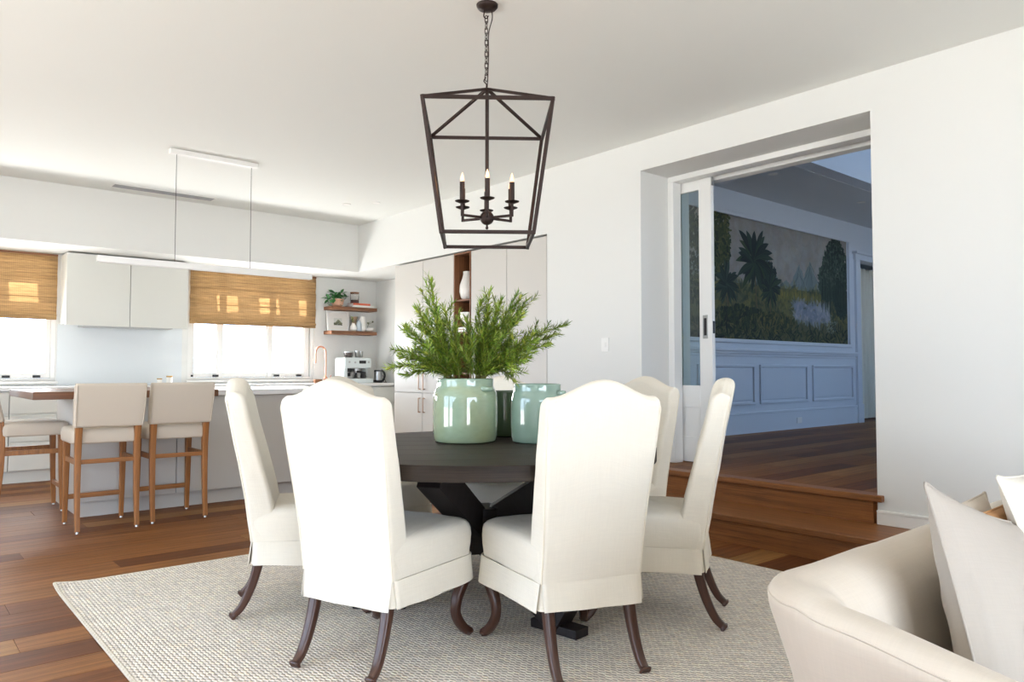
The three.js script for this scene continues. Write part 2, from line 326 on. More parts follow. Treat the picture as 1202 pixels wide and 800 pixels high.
// ───────────── hall behind the opening ─────────────
const ZM = -5.02, HC = 3.245;
{
  const f = struct('floor_hall', null, null, 'dark timber board floor of the raised hall', 'floor');
  mesh('subfloor', box(4.66, 13.2, 0.1, LAND - 0.019, ZM - 1.2, 0.4), M.stepWood, f);
  const bw = 0.19, whole = uvm(new RoundedBoxGeometry(2.0 - 0.0016, 0.019, bw - 0.0016, 1, 0.0012)), part = {};
  for (let row = 0; row < 26; row++) {
    const z = ZM + 0.002 + bw / 2 + row * bw; if (z > -0.6) break;
    const start = z > -3.86 && z < -2.03 ? 4.73 : 5.25;
    for (let x = 4.0 - (row * 0.73) % 2, k = row; x < 12.9; x += 2, k++) {
      const a = Math.max(x, start), b = Math.min(x + 2, 12.95); if (b - a < 0.04) continue;
      const q = Math.round((b - a) * 1000), p = mesh('plank', q > 1990 ? whole : (part[q] ??= uvm(new RoundedBoxGeometry(b - a - 0.0016, 0.019, bw - 0.0016, 1, 0.0012))), planks[(row * 5 + k * 3) % 6], f); p.position.set((a + b) / 2, LAND - 0.0095, z);
    }
  }
  // two steps down to the dining room
  const s = struct('steps', null, null, 'two warm brown timber steps up to the raised hall', 'steps');
  mesh('riser', rbox(4.195, 4.215, 0, 0.136, -4.3, -0.9, 0.002, 'z'), M.stepWood, s);
  mesh('tread', rbox(4.18, XR + 0.02, 0.136, 0.175, -4.3, -0.9, 0.006, 'z'), M.stepWood, s);
  mesh('riser', rbox(XR - 0.012, XR + 0.02, 0.17, 0.311, -3.86, -2.055, 0.002, 'z'), M.stepWood, s);
  mesh('nosing', rbox(4.60, XR + 0.09, 0.311, LAND, -3.90, -1.995, 0.006, 'z'), M.stepWood, s);
  mesh('end_riser', rbox(4.195, XR + 0.02, 0, 0.136, -0.92, -0.9, 0.002), M.stepWood, s);
}
struct('wall_mural', merge([
  box(5.25, 10.82, 0.2, HC, ZM - 0.15, ZM), box(10.82, 12.6, 2.76, HC, ZM - 0.15, ZM), box(12.5, 13.0, 0.2, 2.76, ZM - 0.15, ZM),
  box(5.5, 13.2, 0.2, HC, ZM - 1.2, ZM - 1.1),
]), M.hallWall, 'pale blue-grey wall carrying the landscape mural', 'wall');
struct('wall_hall', merge([
  box(13.0, 13.2, 0.2, 5.6, ZM - 1.2, 0.4), box(5.12, 5.25, LAND - 0.1, HC, -4.95, -3.88), box(5.12, 5.25, HC, 5.6, ZM, 0.4), box(5.12, 5.25, 2.705, HC, -3.88, -1.95),
  box(5.25, 13.2, 0.2, 0.8, 0.2, 0.4), box(5.25, 8.6, 0.8, 2.5, 0.2, 0.4), box(10.6, 13.2, 0.8, 2.5, 0.2, 0.4), box(5.25, 13.2, 2.5, 4.2, 0.2, 0.4), box(5.25, 7.0, 4.2, 5.1, 0.2, 0.4), box(10.6, 13.2, 4.2, 5.1, 0.2, 0.4), box(5.25, 13.2, 5.1, 5.6, 0.2, 0.4),
]), M.hallWall, 'pale walls closing the tall hall beyond the opening', 'wall');
struct('wall_void', box(5.25, 13.0, HC, 5.6, -3.98, -3.8), M.hallWall, 'upper wall of the tall void above the hall', 'wall');
struct('ceiling_hall', box(5.25, 13.0, HC, HC + 0.2, ZM - 1.1, -3.99), M.hallCeil, 'low flat ceiling in front of the mural', 'ceiling');
struct('ceiling_void', box(5.12, 13.2, 5.601, 5.8, -3.98, 0.4), M.hallCeil, 'high ceiling over the hall void', 'ceiling');
glazing('window_8', 'hall window facing the mural', 'z', 0.34, 8.6, 10.6, 0.8, 2.5, 2, []);
glazing('window_9', 'high clerestory window in the hall void', 'z', 0.34, 7.0, 10.6, 4.2, 5.1, 3, []);
const HALL_SKY = [0.36, 0.60, 1.0];
windowLight(9.6, 1.65, 0.15, 1.9, 1.6, 9.6, 1.65, -5, 3.0, HALL_SKY);
windowLight(8.8, 4.65, 0.15, 3.5, 0.85, 8.8, 4.65, -5, 2.2, HALL_SKY);
{ // wainscot and mouldings on the mural wall
  const w = struct('wainscot', null, null, 'pale panelled wainscot under the mural', 'wainscot'), X0 = 5.3, X1 = 10.82;
  mesh('baseboard', merge([box(X0, X1, LAND, 0.58, ZM, ZM + 0.022), rbox(X0, X1, 0.575, 0.605, ZM, ZM + 0.03, 0.006)]), M.hallWall, w);
  mesh('dado_rail', merge([rbox(X0, X1 + 0.02, 1.33, 1.365, ZM, ZM + 0.05, 0.008), rbox(X0, X1, 1.305, 1.332, ZM, ZM + 0.03, 0.006), rbox(X0, X1, 1.27, 1.29, ZM, ZM + 0.014, 0.004)]), M.hallWall, w);
  for (const [a, b] of [[5.75, 6.87], [6.99, 8.147], [8.261, 9.42], [9.555, 10.718]]) {
    const p = mesh('raised_panel', rbox(a + 0.05, b - 0.05, 0.745, 1.125, ZM, ZM + 0.012, 0.006), M.hallWall, w);
    mesh('panel_moulding', frameOf(a, b, 0.692, 1.178, ZM - 0.002, ZM + 0.024, 0.033, 0.007), M.hallWall, p);
  }
  mesh('power_point', rbox(9.10, 9.215, 0.42, 0.495, ZM + 0.022, ZM + 0.032, 0.004), M.trim, w);
  const c = struct('trim_1', null, null, 'pale casing round the curtained hall doorway', 'casing');
  mesh('jamb', rbox(10.82, 10.95, LAND + 0.27, 2.74, ZM - 0.15, ZM + 0.035), M.hallWall, c);
  mesh('plinth_block', rbox(10.80, 10.97, LAND, LAND + 0.27, ZM - 0.15, ZM + 0.045), M.hallWall, c);
  mesh('head', merge([rbox(10.80, 12.6, 2.72, 2.80, ZM - 0.15, ZM + 0.04), rbox(10.76, 12.6, 2.80, 2.835, ZM, ZM + 0.075, 0.01)]), M.hallWall, c);
}
{ // curtain in the hall doorway
  const pts = [], n = 90, rings = []; for (const y of [LAND + 0.01, 1.0, 1.8, 2.7]) { const r = []; for (let i = 0; i <= n; i++) { const t = i / n, amp = 0.03 + 0.012 * Math.sin(i * 0.7); r.push(V(11.02 + t * 1.45 + 0.01 * Math.sin(y * 3 + i), y, ZM - 0.32 + amp * Math.sin(t * Math.PI * 2 * 11 + 0.5 * Math.sin(y * 1.3 + t * 9)))); } rings.push(r); }
  solo('curtain', loft(rings, { closed: false }), M.curtain, 'pale full length curtain in the doorway beside the mural', 'curtain');
}
{ // mural, a painted print
  const cw = 1800, ch = 520, c = document.createElement('canvas'); c.width = cw; c.height = ch; const g = c.getContext('2d');
  const R = (a, b) => rr(a, b);
  const dab = (n, cols, x0, x1, y0, y1, r0, r1, flat = 0.6) => { for (let i = 0; i < n; i++) { g.fillStyle = cols[i % cols.length]; const r = R(r0, r1); g.beginPath(); g.ellipse(R(x0, x1), R(y0, y1), r, r * flat * R(0.6, 1.2), R(0, 3), 0, 7); g.fill(); } };
  g.fillStyle = '#8f8b84'; g.fillRect(0, 0, cw, ch);
  dab(2600, ['rgba(120,116,110,.10)', 'rgba(168,163,152,.12)', 'rgba(128,120,106,.10)', 'rgba(146,150,152,.10)'], 0, cw, 0, 330, 6, 46);
  const poly = (pts, fill) => { g.fillStyle = fill; g.beginPath(); pts.forEach(([x, y], k) => k ? g.lineTo(x, y) : g.moveTo(x, y)); g.closePath(); g.fill(); };
  const hill = (x, y, w, h, col) => { const pts = [[x - w, y]]; for (let k = -10; k <= 10; k++) { const q = k / 10; pts.push([x + w * q + R(-5, 5), y - h * (1 - Math.abs(q)) ** 1.2 + R(-5, 5)]); } pts.push([x + w, y]); poly(pts, col); };
  hill(600, 290, 330, 110, '#767d7f'); hill(1072, 300, 150, 160, '#6c7877'); hill(1341, 300, 120, 140, '#747e7f'); hill(1442, 305, 130, 175, '#687374'); hill(1560, 305, 170, 110, '#79827f'); hill(1230, 305, 120, 70, '#737c78');
  for (const [x, y, n] of [[1442, 135, 24], [1341, 165, 18], [1072, 145, 18]]) for (let k = 0; k < n; k++) { g.strokeStyle = k % 2 ? 'rgba(70,80,80,.35)' : 'rgba(150,154,146,.3)'; g.lineWidth = R(2, 6); g.beginPath(); g.moveTo(x + R(-12, 12), y + R(4, 40)); g.lineTo(x + R(-80, 80), y + R(70, 150)); g.stroke(); }
  poly([[0, 290], [cw, 275], [cw, ch], [0, ch]], '#55563f');
  dab(1500, ['rgba(104,100,58,.35)', 'rgba(62,70,46,.4)', 'rgba(130,116,62,.32)', 'rgba(46,56,42,.4)', 'rgba(92,98,70,.35)'], 0, cw, 270, 430, 8, 40, 0.3);
  for (let k = 0; k < 520; k++) { g.strokeStyle = ['rgba(146,124,58,.55)', 'rgba(84,88,48,.6)', 'rgba(118,112,64,.55)'][k % 3]; g.lineWidth = 2; const x = R(1180, 1560), y = 322 + R(-10, 12); g.beginPath(); g.moveTo(x, y); g.lineTo(x + R(-6, 6), y - R(10, 44)); g.stroke(); }
  dab(260, ['rgba(126,134,148,.5)', 'rgba(156,158,164,.45)', 'rgba(108,116,130,.4)'], 1300, 1620, 345, 412, 18, 54, 0.22);
  const frond = (x, y, a, L, w, col) => { const ex = x + Math.cos(a) * L, ey = y + Math.sin(a) * L + L * 0.16, nx = -Math.sin(a) * w, ny = Math.cos(a) * w; g.fillStyle = col; g.beginPath(); g.moveTo(x, y); g.quadraticCurveTo(x + Math.cos(a) * L * 0.5 + nx, y + Math.sin(a) * L * 0.5 + ny - L * 0.08, ex, ey); g.quadraticCurveTo(x + Math.cos(a) * L * 0.5 - nx, y + Math.sin(a) * L * 0.5 - ny - L * 0.08, x, y); g.fill(); g.strokeStyle = 'rgba(96,104,74,.35)'; g.lineWidth = 1.5; g.beginPath(); g.moveTo(x, y); g.quadraticCurveTo(x + Math.cos(a) * L * 0.5, y + Math.sin(a) * L * 0.5 - L * 0.08, ex, ey); g.stroke(); };
  const palm = (x, y, h, L, cols, lean = 0) => { g.strokeStyle = '#5a523c'; g.lineWidth = 8; g.beginPath(); g.moveTo(x + lean, y + h); g.quadraticCurveTo(x + lean * 0.3, y + h * 0.5, x, y); g.stroke(); for (let k = 0; k < 30; k++) { const a = -Math.PI / 2 + (k / 29 - 0.5) * 5.6 + R(-0.14, 0.14), up = 1 + 0.2 * Math.cos(a + Math.PI / 2); frond(x + R(-8, 8), y + R(-10, 10), a, L * R(0.66, 1.0) * up, L * R(0.15, 0.24), cols[k % cols.length]); } };
  const foliage = (x, y, w, h, n, cols) => { for (let k = 0; k < n; k++) { g.fillStyle = cols[k % cols.length]; const a = R(0, 6.28), r = Math.sqrt(rnd()); g.beginPath(); g.ellipse(x + Math.cos(a) * r * w * R(0.8, 1.15), y + Math.sin(a) * r * h * R(0.85, 1.1), R(4, 15), R(3, 9), R(0, 3), 0, 7); g.fill(); } };
  const dark = ['#28301f', '#343c26', '#222a1f', '#454a2b', '#2d3528'];
  foliage(735, 110, 60, 190, 900, ['#3a4024', '#545532', '#2b3120', '#464b2a']); foliage(500, 200, 190, 210, 1100, dark); foliage(200, 220, 190, 230, 1000, dark);
  foliage(1690, 150, 115, 150, 1500, ['#2c362c', '#3d4a3c', '#232b25', '#465345']); foliage(1600, 220, 80, 95, 620, ['#2c362c', '#3a473a', '#303a30', '#4a5648']); foliage(1740, 300, 70, 90, 500, ['#2c362c', '#36413a', '#26302a']);
  for (let k = 0; k < 240; k++) { g.strokeStyle = k % 2 ? 'rgba(60,74,60,.6)' : 'rgba(36,46,38,.7)'; g.lineWidth = 3; const x = R(1540, 1790), y = R(200, 280); g.beginPath(); g.moveTo(x, y); g.quadraticCurveTo(x + R(-6, 6), y + 40, x + R(-10, 10), y + R(60, 120)); g.stroke(); }
  foliage(1086, 235, 58, 62, 420, ['#222b26', '#2b362f', '#1c2420']);
  palm(775, 300, 160, 105, ['#2c372e', '#38443a', '#252e28'], 10); palm(977, 180, 300, 165, ['#1f2a23', '#29362b', '#334029', '#1a231e'], 22); palm(1100, 295, 190, 100, ['#1d2723', '#27332b', '#303c2c'], -14); palm(430, 240, 200, 130, ['#26302a', '#2f3a30', '#222b26'], 8);
  foliage(880, 430, 190, 50, 600, dark); foliage(1140, 440, 160, 45, 450, ['#3c4128', '#545232', '#2d3424', '#665f38']);
  for (let k = 0; k < 900; k++) { const x = R(0, cw), y = ch - R(-14, 70); if (x > 1290 && x < 1620 && y < ch - 44) continue; frond(x, y + 14, -Math.PI / 2 + R(-1.2, 1.2), R(30, 100), R(4, 11), ['#22291f', '#2e3727', '#3b422b', '#4c4d30', '#1c221c', '#5b5a3a'][k % 6]); }
  dab(90, ['rgba(168,172,164,.6)', 'rgba(140,146,140,.6)'], 1590, 1690, 410, 470, 2, 5, 0.6);
  const t = new THREE.CanvasTexture(c); t.colorSpace = THREE.SRGBColorSpace;
  const m = thing('mural', 'dark tropical landscape mural with palms, lake and misty mountains', 'mural');
  const geo = new THREE.BoxGeometry(5.25, 1.475, 0.008).translate(5.3 + 2.65, 2.212, ZM + 0.005);
  mesh('print', geo, std({ map: t, roughness: 0.8 }), m);
  mesh('frame', frameOf(5.3, 10.66, 1.43, 2.99, ZM - 0.002, ZM + 0.03, 0.047, 0.008), M.hallWall, m);
}
{ // frame and pocket door of the opening
  const c = struct('trim_2', null, null, 'white painted door frame set deep in the wall opening', 'frame');
  mesh('jamb', merge([rbox(4.985, 5.09, LAND, 2.659, -3.857, -3.80, 0.004), rbox(5.16, 5.26, LAND, 2.649, -3.89, -3.84, 0.004)]), M.trim, c);
  mesh('jamb', merge([rbox(4.985, 5.09, LAND, 2.659, -2.09, -2.035, 0.004), rbox(5.16, 5.26, LAND, 2.649, -2.08, -2.035, 0.004)]), M.trim, c);
  mesh('head', merge([rbox(4.985, 5.085, 2.66, 2.705, -3.857, -2.035, 0.004), rbox(5.165, 5.26, 2.65, 2.705, -3.857, -2.035, 0.004)]), M.trim, c);
  mesh('track', rbox(5.10, 5.15, 2.68, 2.70, -3.857, -2.035, 0.003), M.steel, c);
  const d = thing('sliding_door', 'white glazed pocket door slid part way into the wall', 'door'), x0 = 5.103, x1 = 5.143, zr = -3.515, zl = -4.5;
  mesh('stile', rbox(x0, x1, LAND + 0.008, 2.672, zr - 0.12, zr, 0.003), M.trim, d);
  mesh('stile', rbox(x0, x1, LAND + 0.008, 2.672, zl, zl + 0.12, 0.003), M.trim, d);
  mesh('top_rail', rbox(x0, x1, 2.582, 2.672, zl + 0.12, zr - 0.12, 0.003), M.trim, d);
  mesh('bottom_rail', merge([rbox(x0, x1, LAND + 0.008, 0.56, zl + 0.12, zr - 0.12, 0.003), rbox(x0, x1, 0.80, 0.98, zl + 0.12, zr - 0.12, 0.003), box(x0 + 0.012, x1 - 0.012, 0.55, 0.81, zl + 0.12, zr - 0.12)]), M.trim, d);
  mesh('pane', box(x0 + 0.017, x1 - 0.017, 0.975, 2.587, zl + 0.115, zr - 0.115), phy({ color: 0xe3efeb, roughness: 0.02, transmission: 1, thickness: 0.006, ior: 1.5 }), d);
  const pull = mesh('flush_pull', rbox(x0 - 0.003, x0 + 0.003, 1.36, 1.55, zr - 0.088, zr - 0.038, 0.002), M.steel, d);
  mesh('pull_recess', box(x0 - 0.0042, x0 - 0.002, 1.385, 1.525, zr - 0.076, zr - 0.05), M.black, pull);
  mesh('edge_latch', rbox(x0 + 0.008, x1 - 0.008, 1.40, 1.50, zr - 0.002, zr + 0.003, 0.001), M.black, d);
  mesh('roller_cap', rbox(x0 + 0.004, x1 - 0.004, 2.60, 2.668, zr - 0.001, zr + 0.004, 0.001), M.steel, d);
}
{
  const b = struct('baseboard_right', null, null, 'low white baseboard on the hall wall above the step', 'baseboard');
  mesh('board', merge([rbox(XR - 0.016, XR, 0.175, 0.245, -2.035, -0.9, 0.004), rbox(XR - 0.02, XR, 0.243, 0.262, -2.035, -0.9, 0.006)]), M.trim, b);
  mesh('board', merge([rbox(XR - 0.016, XR, 0, 0.10, -0.9, ZF, 0.004), rbox(XR - 0.016, XR, 0, 0.10, -4.95, -4.31, 0.004)]), M.trim, b);
}
{
  const s = thing('light_switch', 'small white light switch plate on the wall beside the opening', 'switch');
  mesh('plate', rbox(XR - 0.008, XR, 1.26, 1.375, -4.285, -4.205, 0.003), M.trim, s); mesh('rocker', rbox(XR - 0.012, XR - 0.006, 1.295, 1.335, -4.258, -4.232, 0.002), M.trim, s);
}

// ───────────── kitchen ─────────────
{ // base cabinets along the window wall
  const spots = [-1.7, -0.8, 0.1, 1.0, 1.9, 2.8, 3.7, 4.6];
  const words = ['far along the bench past the left kitchen window', 'left of the end stool under the kitchen window', 'behind the end bar stool', 'behind the timber bar end of the island', 'under the wall cabinet', 'under the wide woven blind', 'under the copper tap', 'in the alcove under the coffee machine'];
  spots.forEach((x, i) => {
    const x1 = i === 7 ? 5.35 : x + 0.9, c = thing('base_cabinet', `white drawer cabinet ${words[i]}`, 'cabinet');
    mesh('body', box(x + 0.002, x1 - 0.002, 0.12, 0.895, ZB + 0.005, -8.72), M.cabWhite, c);
    mesh('kickboard', box(x, x1, 0, 0.12, ZB + 0.02, -8.765), M.cabWhite, c);
    for (const [a, b] of [[0.125, 0.40], [0.405, 0.66], [0.68, 0.885]]) mesh('drawer', rbox(x + 0.003, x1 - 0.003, a, b, -8.72, -8.70, 0.003), M.cabWhite, c);
  });
  solo('bench_top', rbox(-2.5, 5.355, 0.90, 0.94, ZB + 0.002, -8.68, 0.005), M.stone, 'white stone bench top running under the kitchen windows', 'bench top');
  solo('splashback', box(1.475, 2.75, 0.941, 1.60, ZB + 0.001, ZB + 0.009), M.splash, 'glossy pale splashback under the wall cabinet', 'splashback');
  const u = thing('wall_cabinet', 'off-white two door wall cabinet between the woven blinds', 'cabinet');
  mesh('body', box(1.495, 2.70, 1.60, 2.335, ZB + 0.002, -8.925), M.cabWhite, u);
  mesh('door', rbox(1.492, 2.099, 1.578, 2.335, -8.922, -8.90, 0.002), M.cabWhite, u); mesh('door', rbox(2.105, 2.703, 1.578, 2.335, -8.922, -8.90, 0.002), M.cabWhite, u);
  mesh('range_hood', rbox(1.66, 2.56, 1.572, 1.602, -9.2, -8.95, 0.003), M.steel, u);
}
function blind(label, x0, x1, y0, y1) {
  const b = thing('roman_blind', label, 'blind'), z = ZB + 0.012, h = y1 - y0;
  const folds = [0.0, 0.30, 0.56, 0.86]; // fold lines as fractions from the top
  const ring = []; const N = 40;
  const prof = []; // (y, z)
  for (let i = 0; i <= 60; i++) { const t = i / 60; let bulge = 0; for (let k = 0; k < 3; k++) { const a = folds[k], c = folds[k + 1]; if (t >= a && t <= c) bulge = 0.012 * Math.sin((t - a) / (c - a) * Math.PI); } prof.push([y1 - t * 0.86 * h / 0.86 * 0.97, z + 0.012 + bulge]); }
  const rings = prof.map(([y, zz]) => { const r = []; for (let i = 0; i <= N; i++) { const s = i / N; r.push(V(lerp(x0, x1, s), y, zz + 0.0015 * n3(s * 14, y * 3, 1))); } return r; });
  const g = loft(rings, { closed: false }); uvFix(g);
  mesh('shade', g, M.blind, b);
  mesh('stacked_fold', uvm(new RoundedBoxGeometry(x1 - x0, 0.03, 0.018, 2, 0.006).translate((x0 + x1) / 2, y0 + 0.045, z + 0.03)), std({ map: blindTex, roughness: 0.9 }), b);
  mesh('bottom_hem', uvm(new RoundedBoxGeometry(x1 - x0, 0.04, 0.014, 2, 0.005).translate((x0 + x1) / 2, y0 + 0.018, z + 0.018)), std({ map: blindTex, roughness: 0.9 }), b);
  mesh('head_rail', box(x0, x1, y1 - 0.02, y1, z, z + 0.03), M.shelfWood, b);
  for (const y of [y0 + 0.235, y0 + 0.435]) mesh('batten_pocket', uvm(new RoundedBoxGeometry(x1 - x0, 0.012, 0.006, 1, 0.002).translate((x0 + x1) / 2, y, z + 0.0285)), std({ map: blindTex, roughness: 0.9 }), b);
}
function uvFix(g) { const p = g.attributes.position, uv = g.attributes.uv; for (let i = 0; i < p.count; i++) uv.setXY(i, p.getX(i), p.getY(i)); }
blind('wide woven grass roman blind beside the floating shelves', 2.825, 4.43, 1.665, 2.342);
blind('woven grass roman blind on the far side of the wall cabinet', -0.55, 1.46, 1.645, 2.342);

{ // tall units in the right wall
  const xf = XR, c = thing('tall_cabinet', 'tall greige pantry cabinet with four slim handles', 'cabinet');
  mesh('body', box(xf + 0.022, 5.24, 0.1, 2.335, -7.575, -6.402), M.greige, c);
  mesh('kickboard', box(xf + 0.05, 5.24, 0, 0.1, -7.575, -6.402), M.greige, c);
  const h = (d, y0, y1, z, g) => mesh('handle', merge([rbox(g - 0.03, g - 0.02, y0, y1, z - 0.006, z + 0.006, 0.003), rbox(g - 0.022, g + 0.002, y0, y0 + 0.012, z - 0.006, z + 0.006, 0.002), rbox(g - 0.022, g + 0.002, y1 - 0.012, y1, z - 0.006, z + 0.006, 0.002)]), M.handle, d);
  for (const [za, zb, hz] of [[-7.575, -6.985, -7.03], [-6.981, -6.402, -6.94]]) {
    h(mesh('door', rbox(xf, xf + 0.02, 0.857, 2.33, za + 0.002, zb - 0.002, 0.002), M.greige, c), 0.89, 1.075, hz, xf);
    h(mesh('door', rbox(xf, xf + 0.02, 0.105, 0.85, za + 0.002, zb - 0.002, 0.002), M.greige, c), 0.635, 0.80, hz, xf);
  }
  const n = thing('display_niche', 'slim timber lined display niche between the tall cabinets', 'niche');
  mesh('back_panel', box(5.0, 5.02, 0.1, 2.335, -6.395, -6.105, true), M.shelfWood, n);
  for (const z of [-6.395, -6.119]) mesh('side_panel', rbox(xf - 0.002, 5.0, 0.1, 2.335, z, z + 0.014, 0.001, true), M.shelfWood, n);
  mesh('top_panel', rbox(xf - 0.002, 5.0, 2.318, 2.335, -6.381, -6.119, 0.001), M.shelfWood, n);
  for (const y of [0.6, 1.08, 1.505, 1.845]) mesh('shelf', rbox(xf + 0.01, 5.0, y - 0.018, y, -6.381, -6.119, 0.001), M.shelfWood, n);
  const r = thing('tall_cabinet', 'tall plain greige cabinet nearest the hall opening', 'cabinet');
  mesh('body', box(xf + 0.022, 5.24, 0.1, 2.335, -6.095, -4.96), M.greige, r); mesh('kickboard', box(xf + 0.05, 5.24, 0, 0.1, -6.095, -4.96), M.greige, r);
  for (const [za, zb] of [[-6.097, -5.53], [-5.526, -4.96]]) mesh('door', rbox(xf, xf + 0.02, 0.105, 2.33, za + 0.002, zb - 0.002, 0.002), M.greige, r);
  // things in the niche
  solo('ceramic_vase', lathe([[0.001, 0], [0.05, 0.002], [0.07, 0.03], [0.086, 0.09], [0.08, 0.16], [0.058, 0.22], [0.045, 0.27], [0.046, 0.30], [0.04, 0.305], [0.036, 0.27], [0.001, 0.26]]), M.ceramic, 'tall white ceramic vase on the niche shelf', 'vase', [4.745, 1.8455, -6.30]);
  solo('ceramic_bowl', lathe([[0.001, 0], [0.04, 0.001], [0.042, 0.012], [0.075, 0.05], [0.098, 0.11], [0.102, 0.155], [0.098, 0.156], [0.09, 0.11], [0.06, 0.045], [0.001, 0.025]]), M.ceramic, 'deep white ceramic bowl on a white book in the niche', 'bowl', [4.755, 1.5565, -6.275]);
  const bk = thing('white_book', 'white book lying under the bowl in the niche', 'book', [4.785, 1.5055, -6.27]); mesh('cover', rbox(-0.13, 0.11, 0, 0.05, -0.105, 0.105, 0.003), M.paper, bk); mesh('spine_print', box(-0.1312, -0.13, 0.02, 0.03, -0.07, 0.03), M.handle, bk);
  solo('brown_jar', lathe([[0.001, 0], [0.07, 0.002], [0.085, 0.05], [0.085, 0.16], [0.06, 0.22], [0.05, 0.26], [0.045, 0.26], [0.055, 0.21], [0.001, 0.2]]), phy({ color: 0x4a332c, roughness: 0.15, clearcoat: 1 }), 'dark brown jar low in the niche behind the leaves', 'jar', [4.8, 1.0805, -6.25]);
}
{ // island
  const c = thing('kitchen_island', 'warm grey kitchen island behind the bar stools', 'island');
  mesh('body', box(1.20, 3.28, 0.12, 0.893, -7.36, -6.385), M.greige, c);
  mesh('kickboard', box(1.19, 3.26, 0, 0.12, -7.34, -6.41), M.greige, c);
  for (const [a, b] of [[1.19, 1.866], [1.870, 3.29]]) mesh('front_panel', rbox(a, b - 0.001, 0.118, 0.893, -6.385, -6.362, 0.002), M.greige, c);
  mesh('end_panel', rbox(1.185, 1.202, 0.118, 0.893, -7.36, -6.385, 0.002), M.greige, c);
  const t = thing('timber_bar_top', 'thick brown timber bar top at the stool end of the island', 'bar top');
  mesh('slab', rbox(0.845, 2.125, 0.895, 0.95, -7.36, -6.165, 0.004), M.slabWood, t);
  solo('island_bench_top', rbox(2.1255, 3.33, 0.895, 0.942, -7.40, -6.33, 0.005), M.stone, 'white stone top of the kitchen island', 'bench top');
}
function makeStool(label, pos, turn) { // faces -z in its own axes
  const s = thing('bar_stool', label, 'stool', pos, turn, 'bar stools at the island');
  const legS = (t) => [lerp(0.0235, 0.015, t), lerp(0.026, 0.016, t)];
  for (const sx of [-1, 1]) {
    mesh('leg', sweep([V(sx * 0.185, 0.60, -0.185), V(sx * 0.185, 0.3, -0.192), V(sx * 0.185, 0.012, -0.202)], (t) => [lerp(0.0225, 0.015, t), lerp(0.0225, 0.015, t)], { pw: 8, n: 24 }), M.stoolWood, s);
    mesh('leg', sweep(curve([V(sx * 0.185, 0.80, 0.232), V(sx * 0.185, 0.62, 0.208), V(sx * 0.185, 0.42, 0.205), V(sx * 0.185, 0.2, 0.218), V(sx * 0.185, 0.012, 0.24)], 12), legS, { pw: 8, n: 24 }), M.stoolWood, s);
    mesh('side_stretcher', rbox(sx * 0.185 - 0.011, sx * 0.185 + 0.011, 0.455, 0.492, -0.18, 0.2, 0.003, true), M.stoolWood, s);
    for (const z of [-0.202, 0.24]) mesh('glide', new THREE.CylinderGeometry(0.009, 0.011, 0.013, 12).translate(sx * 0.185, 0.0065, z), M.steel, s);
  }
  mesh('rear_stretcher', rbox(-0.175, 0.175, 0.462, 0.492, 0.194, 0.216, 0.003), M.stoolWood, s);
  mesh('foot_rest', rbox(-0.175, 0.175, 0.175, 0.21, -0.208, -0.184, 0.003), M.stoolWood, s);
  const rings = [], base = roundRect(0.222, 0.225, 0.05, 6);
  for (const [y, k] of [[0.598, 0.90], [0.6, 0.97], [0.612, 1], [0.65, 1.012], [0.675, 1.0], [0.69, 0.975], [0.7, 0.92], [0.708, 0.78], [0.713, 0.5], [0.715, 0.1]]) rings.push(base.map(([x, z]) => V(x * k, y, z * k - 0.012)));
  mesh('seat', loft(rings), M.stoolFabric, s);
  const b = [], prof = roundRect(0.225, 0.034, 0.024, 5);
  for (const [y, kx, kz] of [[0.712, 0.93, 0.6], [0.716, 0.97, 0.9], [0.73, 0.985, 1], [0.86, 1, 1.05], [0.99, 1.0, 1], [1.008, 0.992, 0.88], [1.014, 0.975, 0.55]]) b.push(prof.map(([x, z]) => V(x * kx, y, z * kz + 0.222 + (y - 0.712) * 0.22)));
  const back = mesh('backrest', loft(b), M.stoolFabric, s);
  for (const sx of [-1, 1]) mesh('piping', tube([V(sx * 0.208, 0.718, 0.256), V(sx * 0.214, 0.86, 0.291), V(sx * 0.214, 1.0, 0.318)], 0.0035, 12, 6), M.stoolFabric, back);
  return s;
}
const stool = makeStool('beige upholstered bar stool at the middle of the timber bar top', [1.25, 0, -6.02], 0);
copy(stool, 'beige upholstered bar stool nearest the white stone end of the island', [1.735, 0, -6.06], 0);
copy(stool, 'beige upholstered bar stool tucked under the end of the timber bar', [0.945, 0, -7.0], -Math.PI / 2);

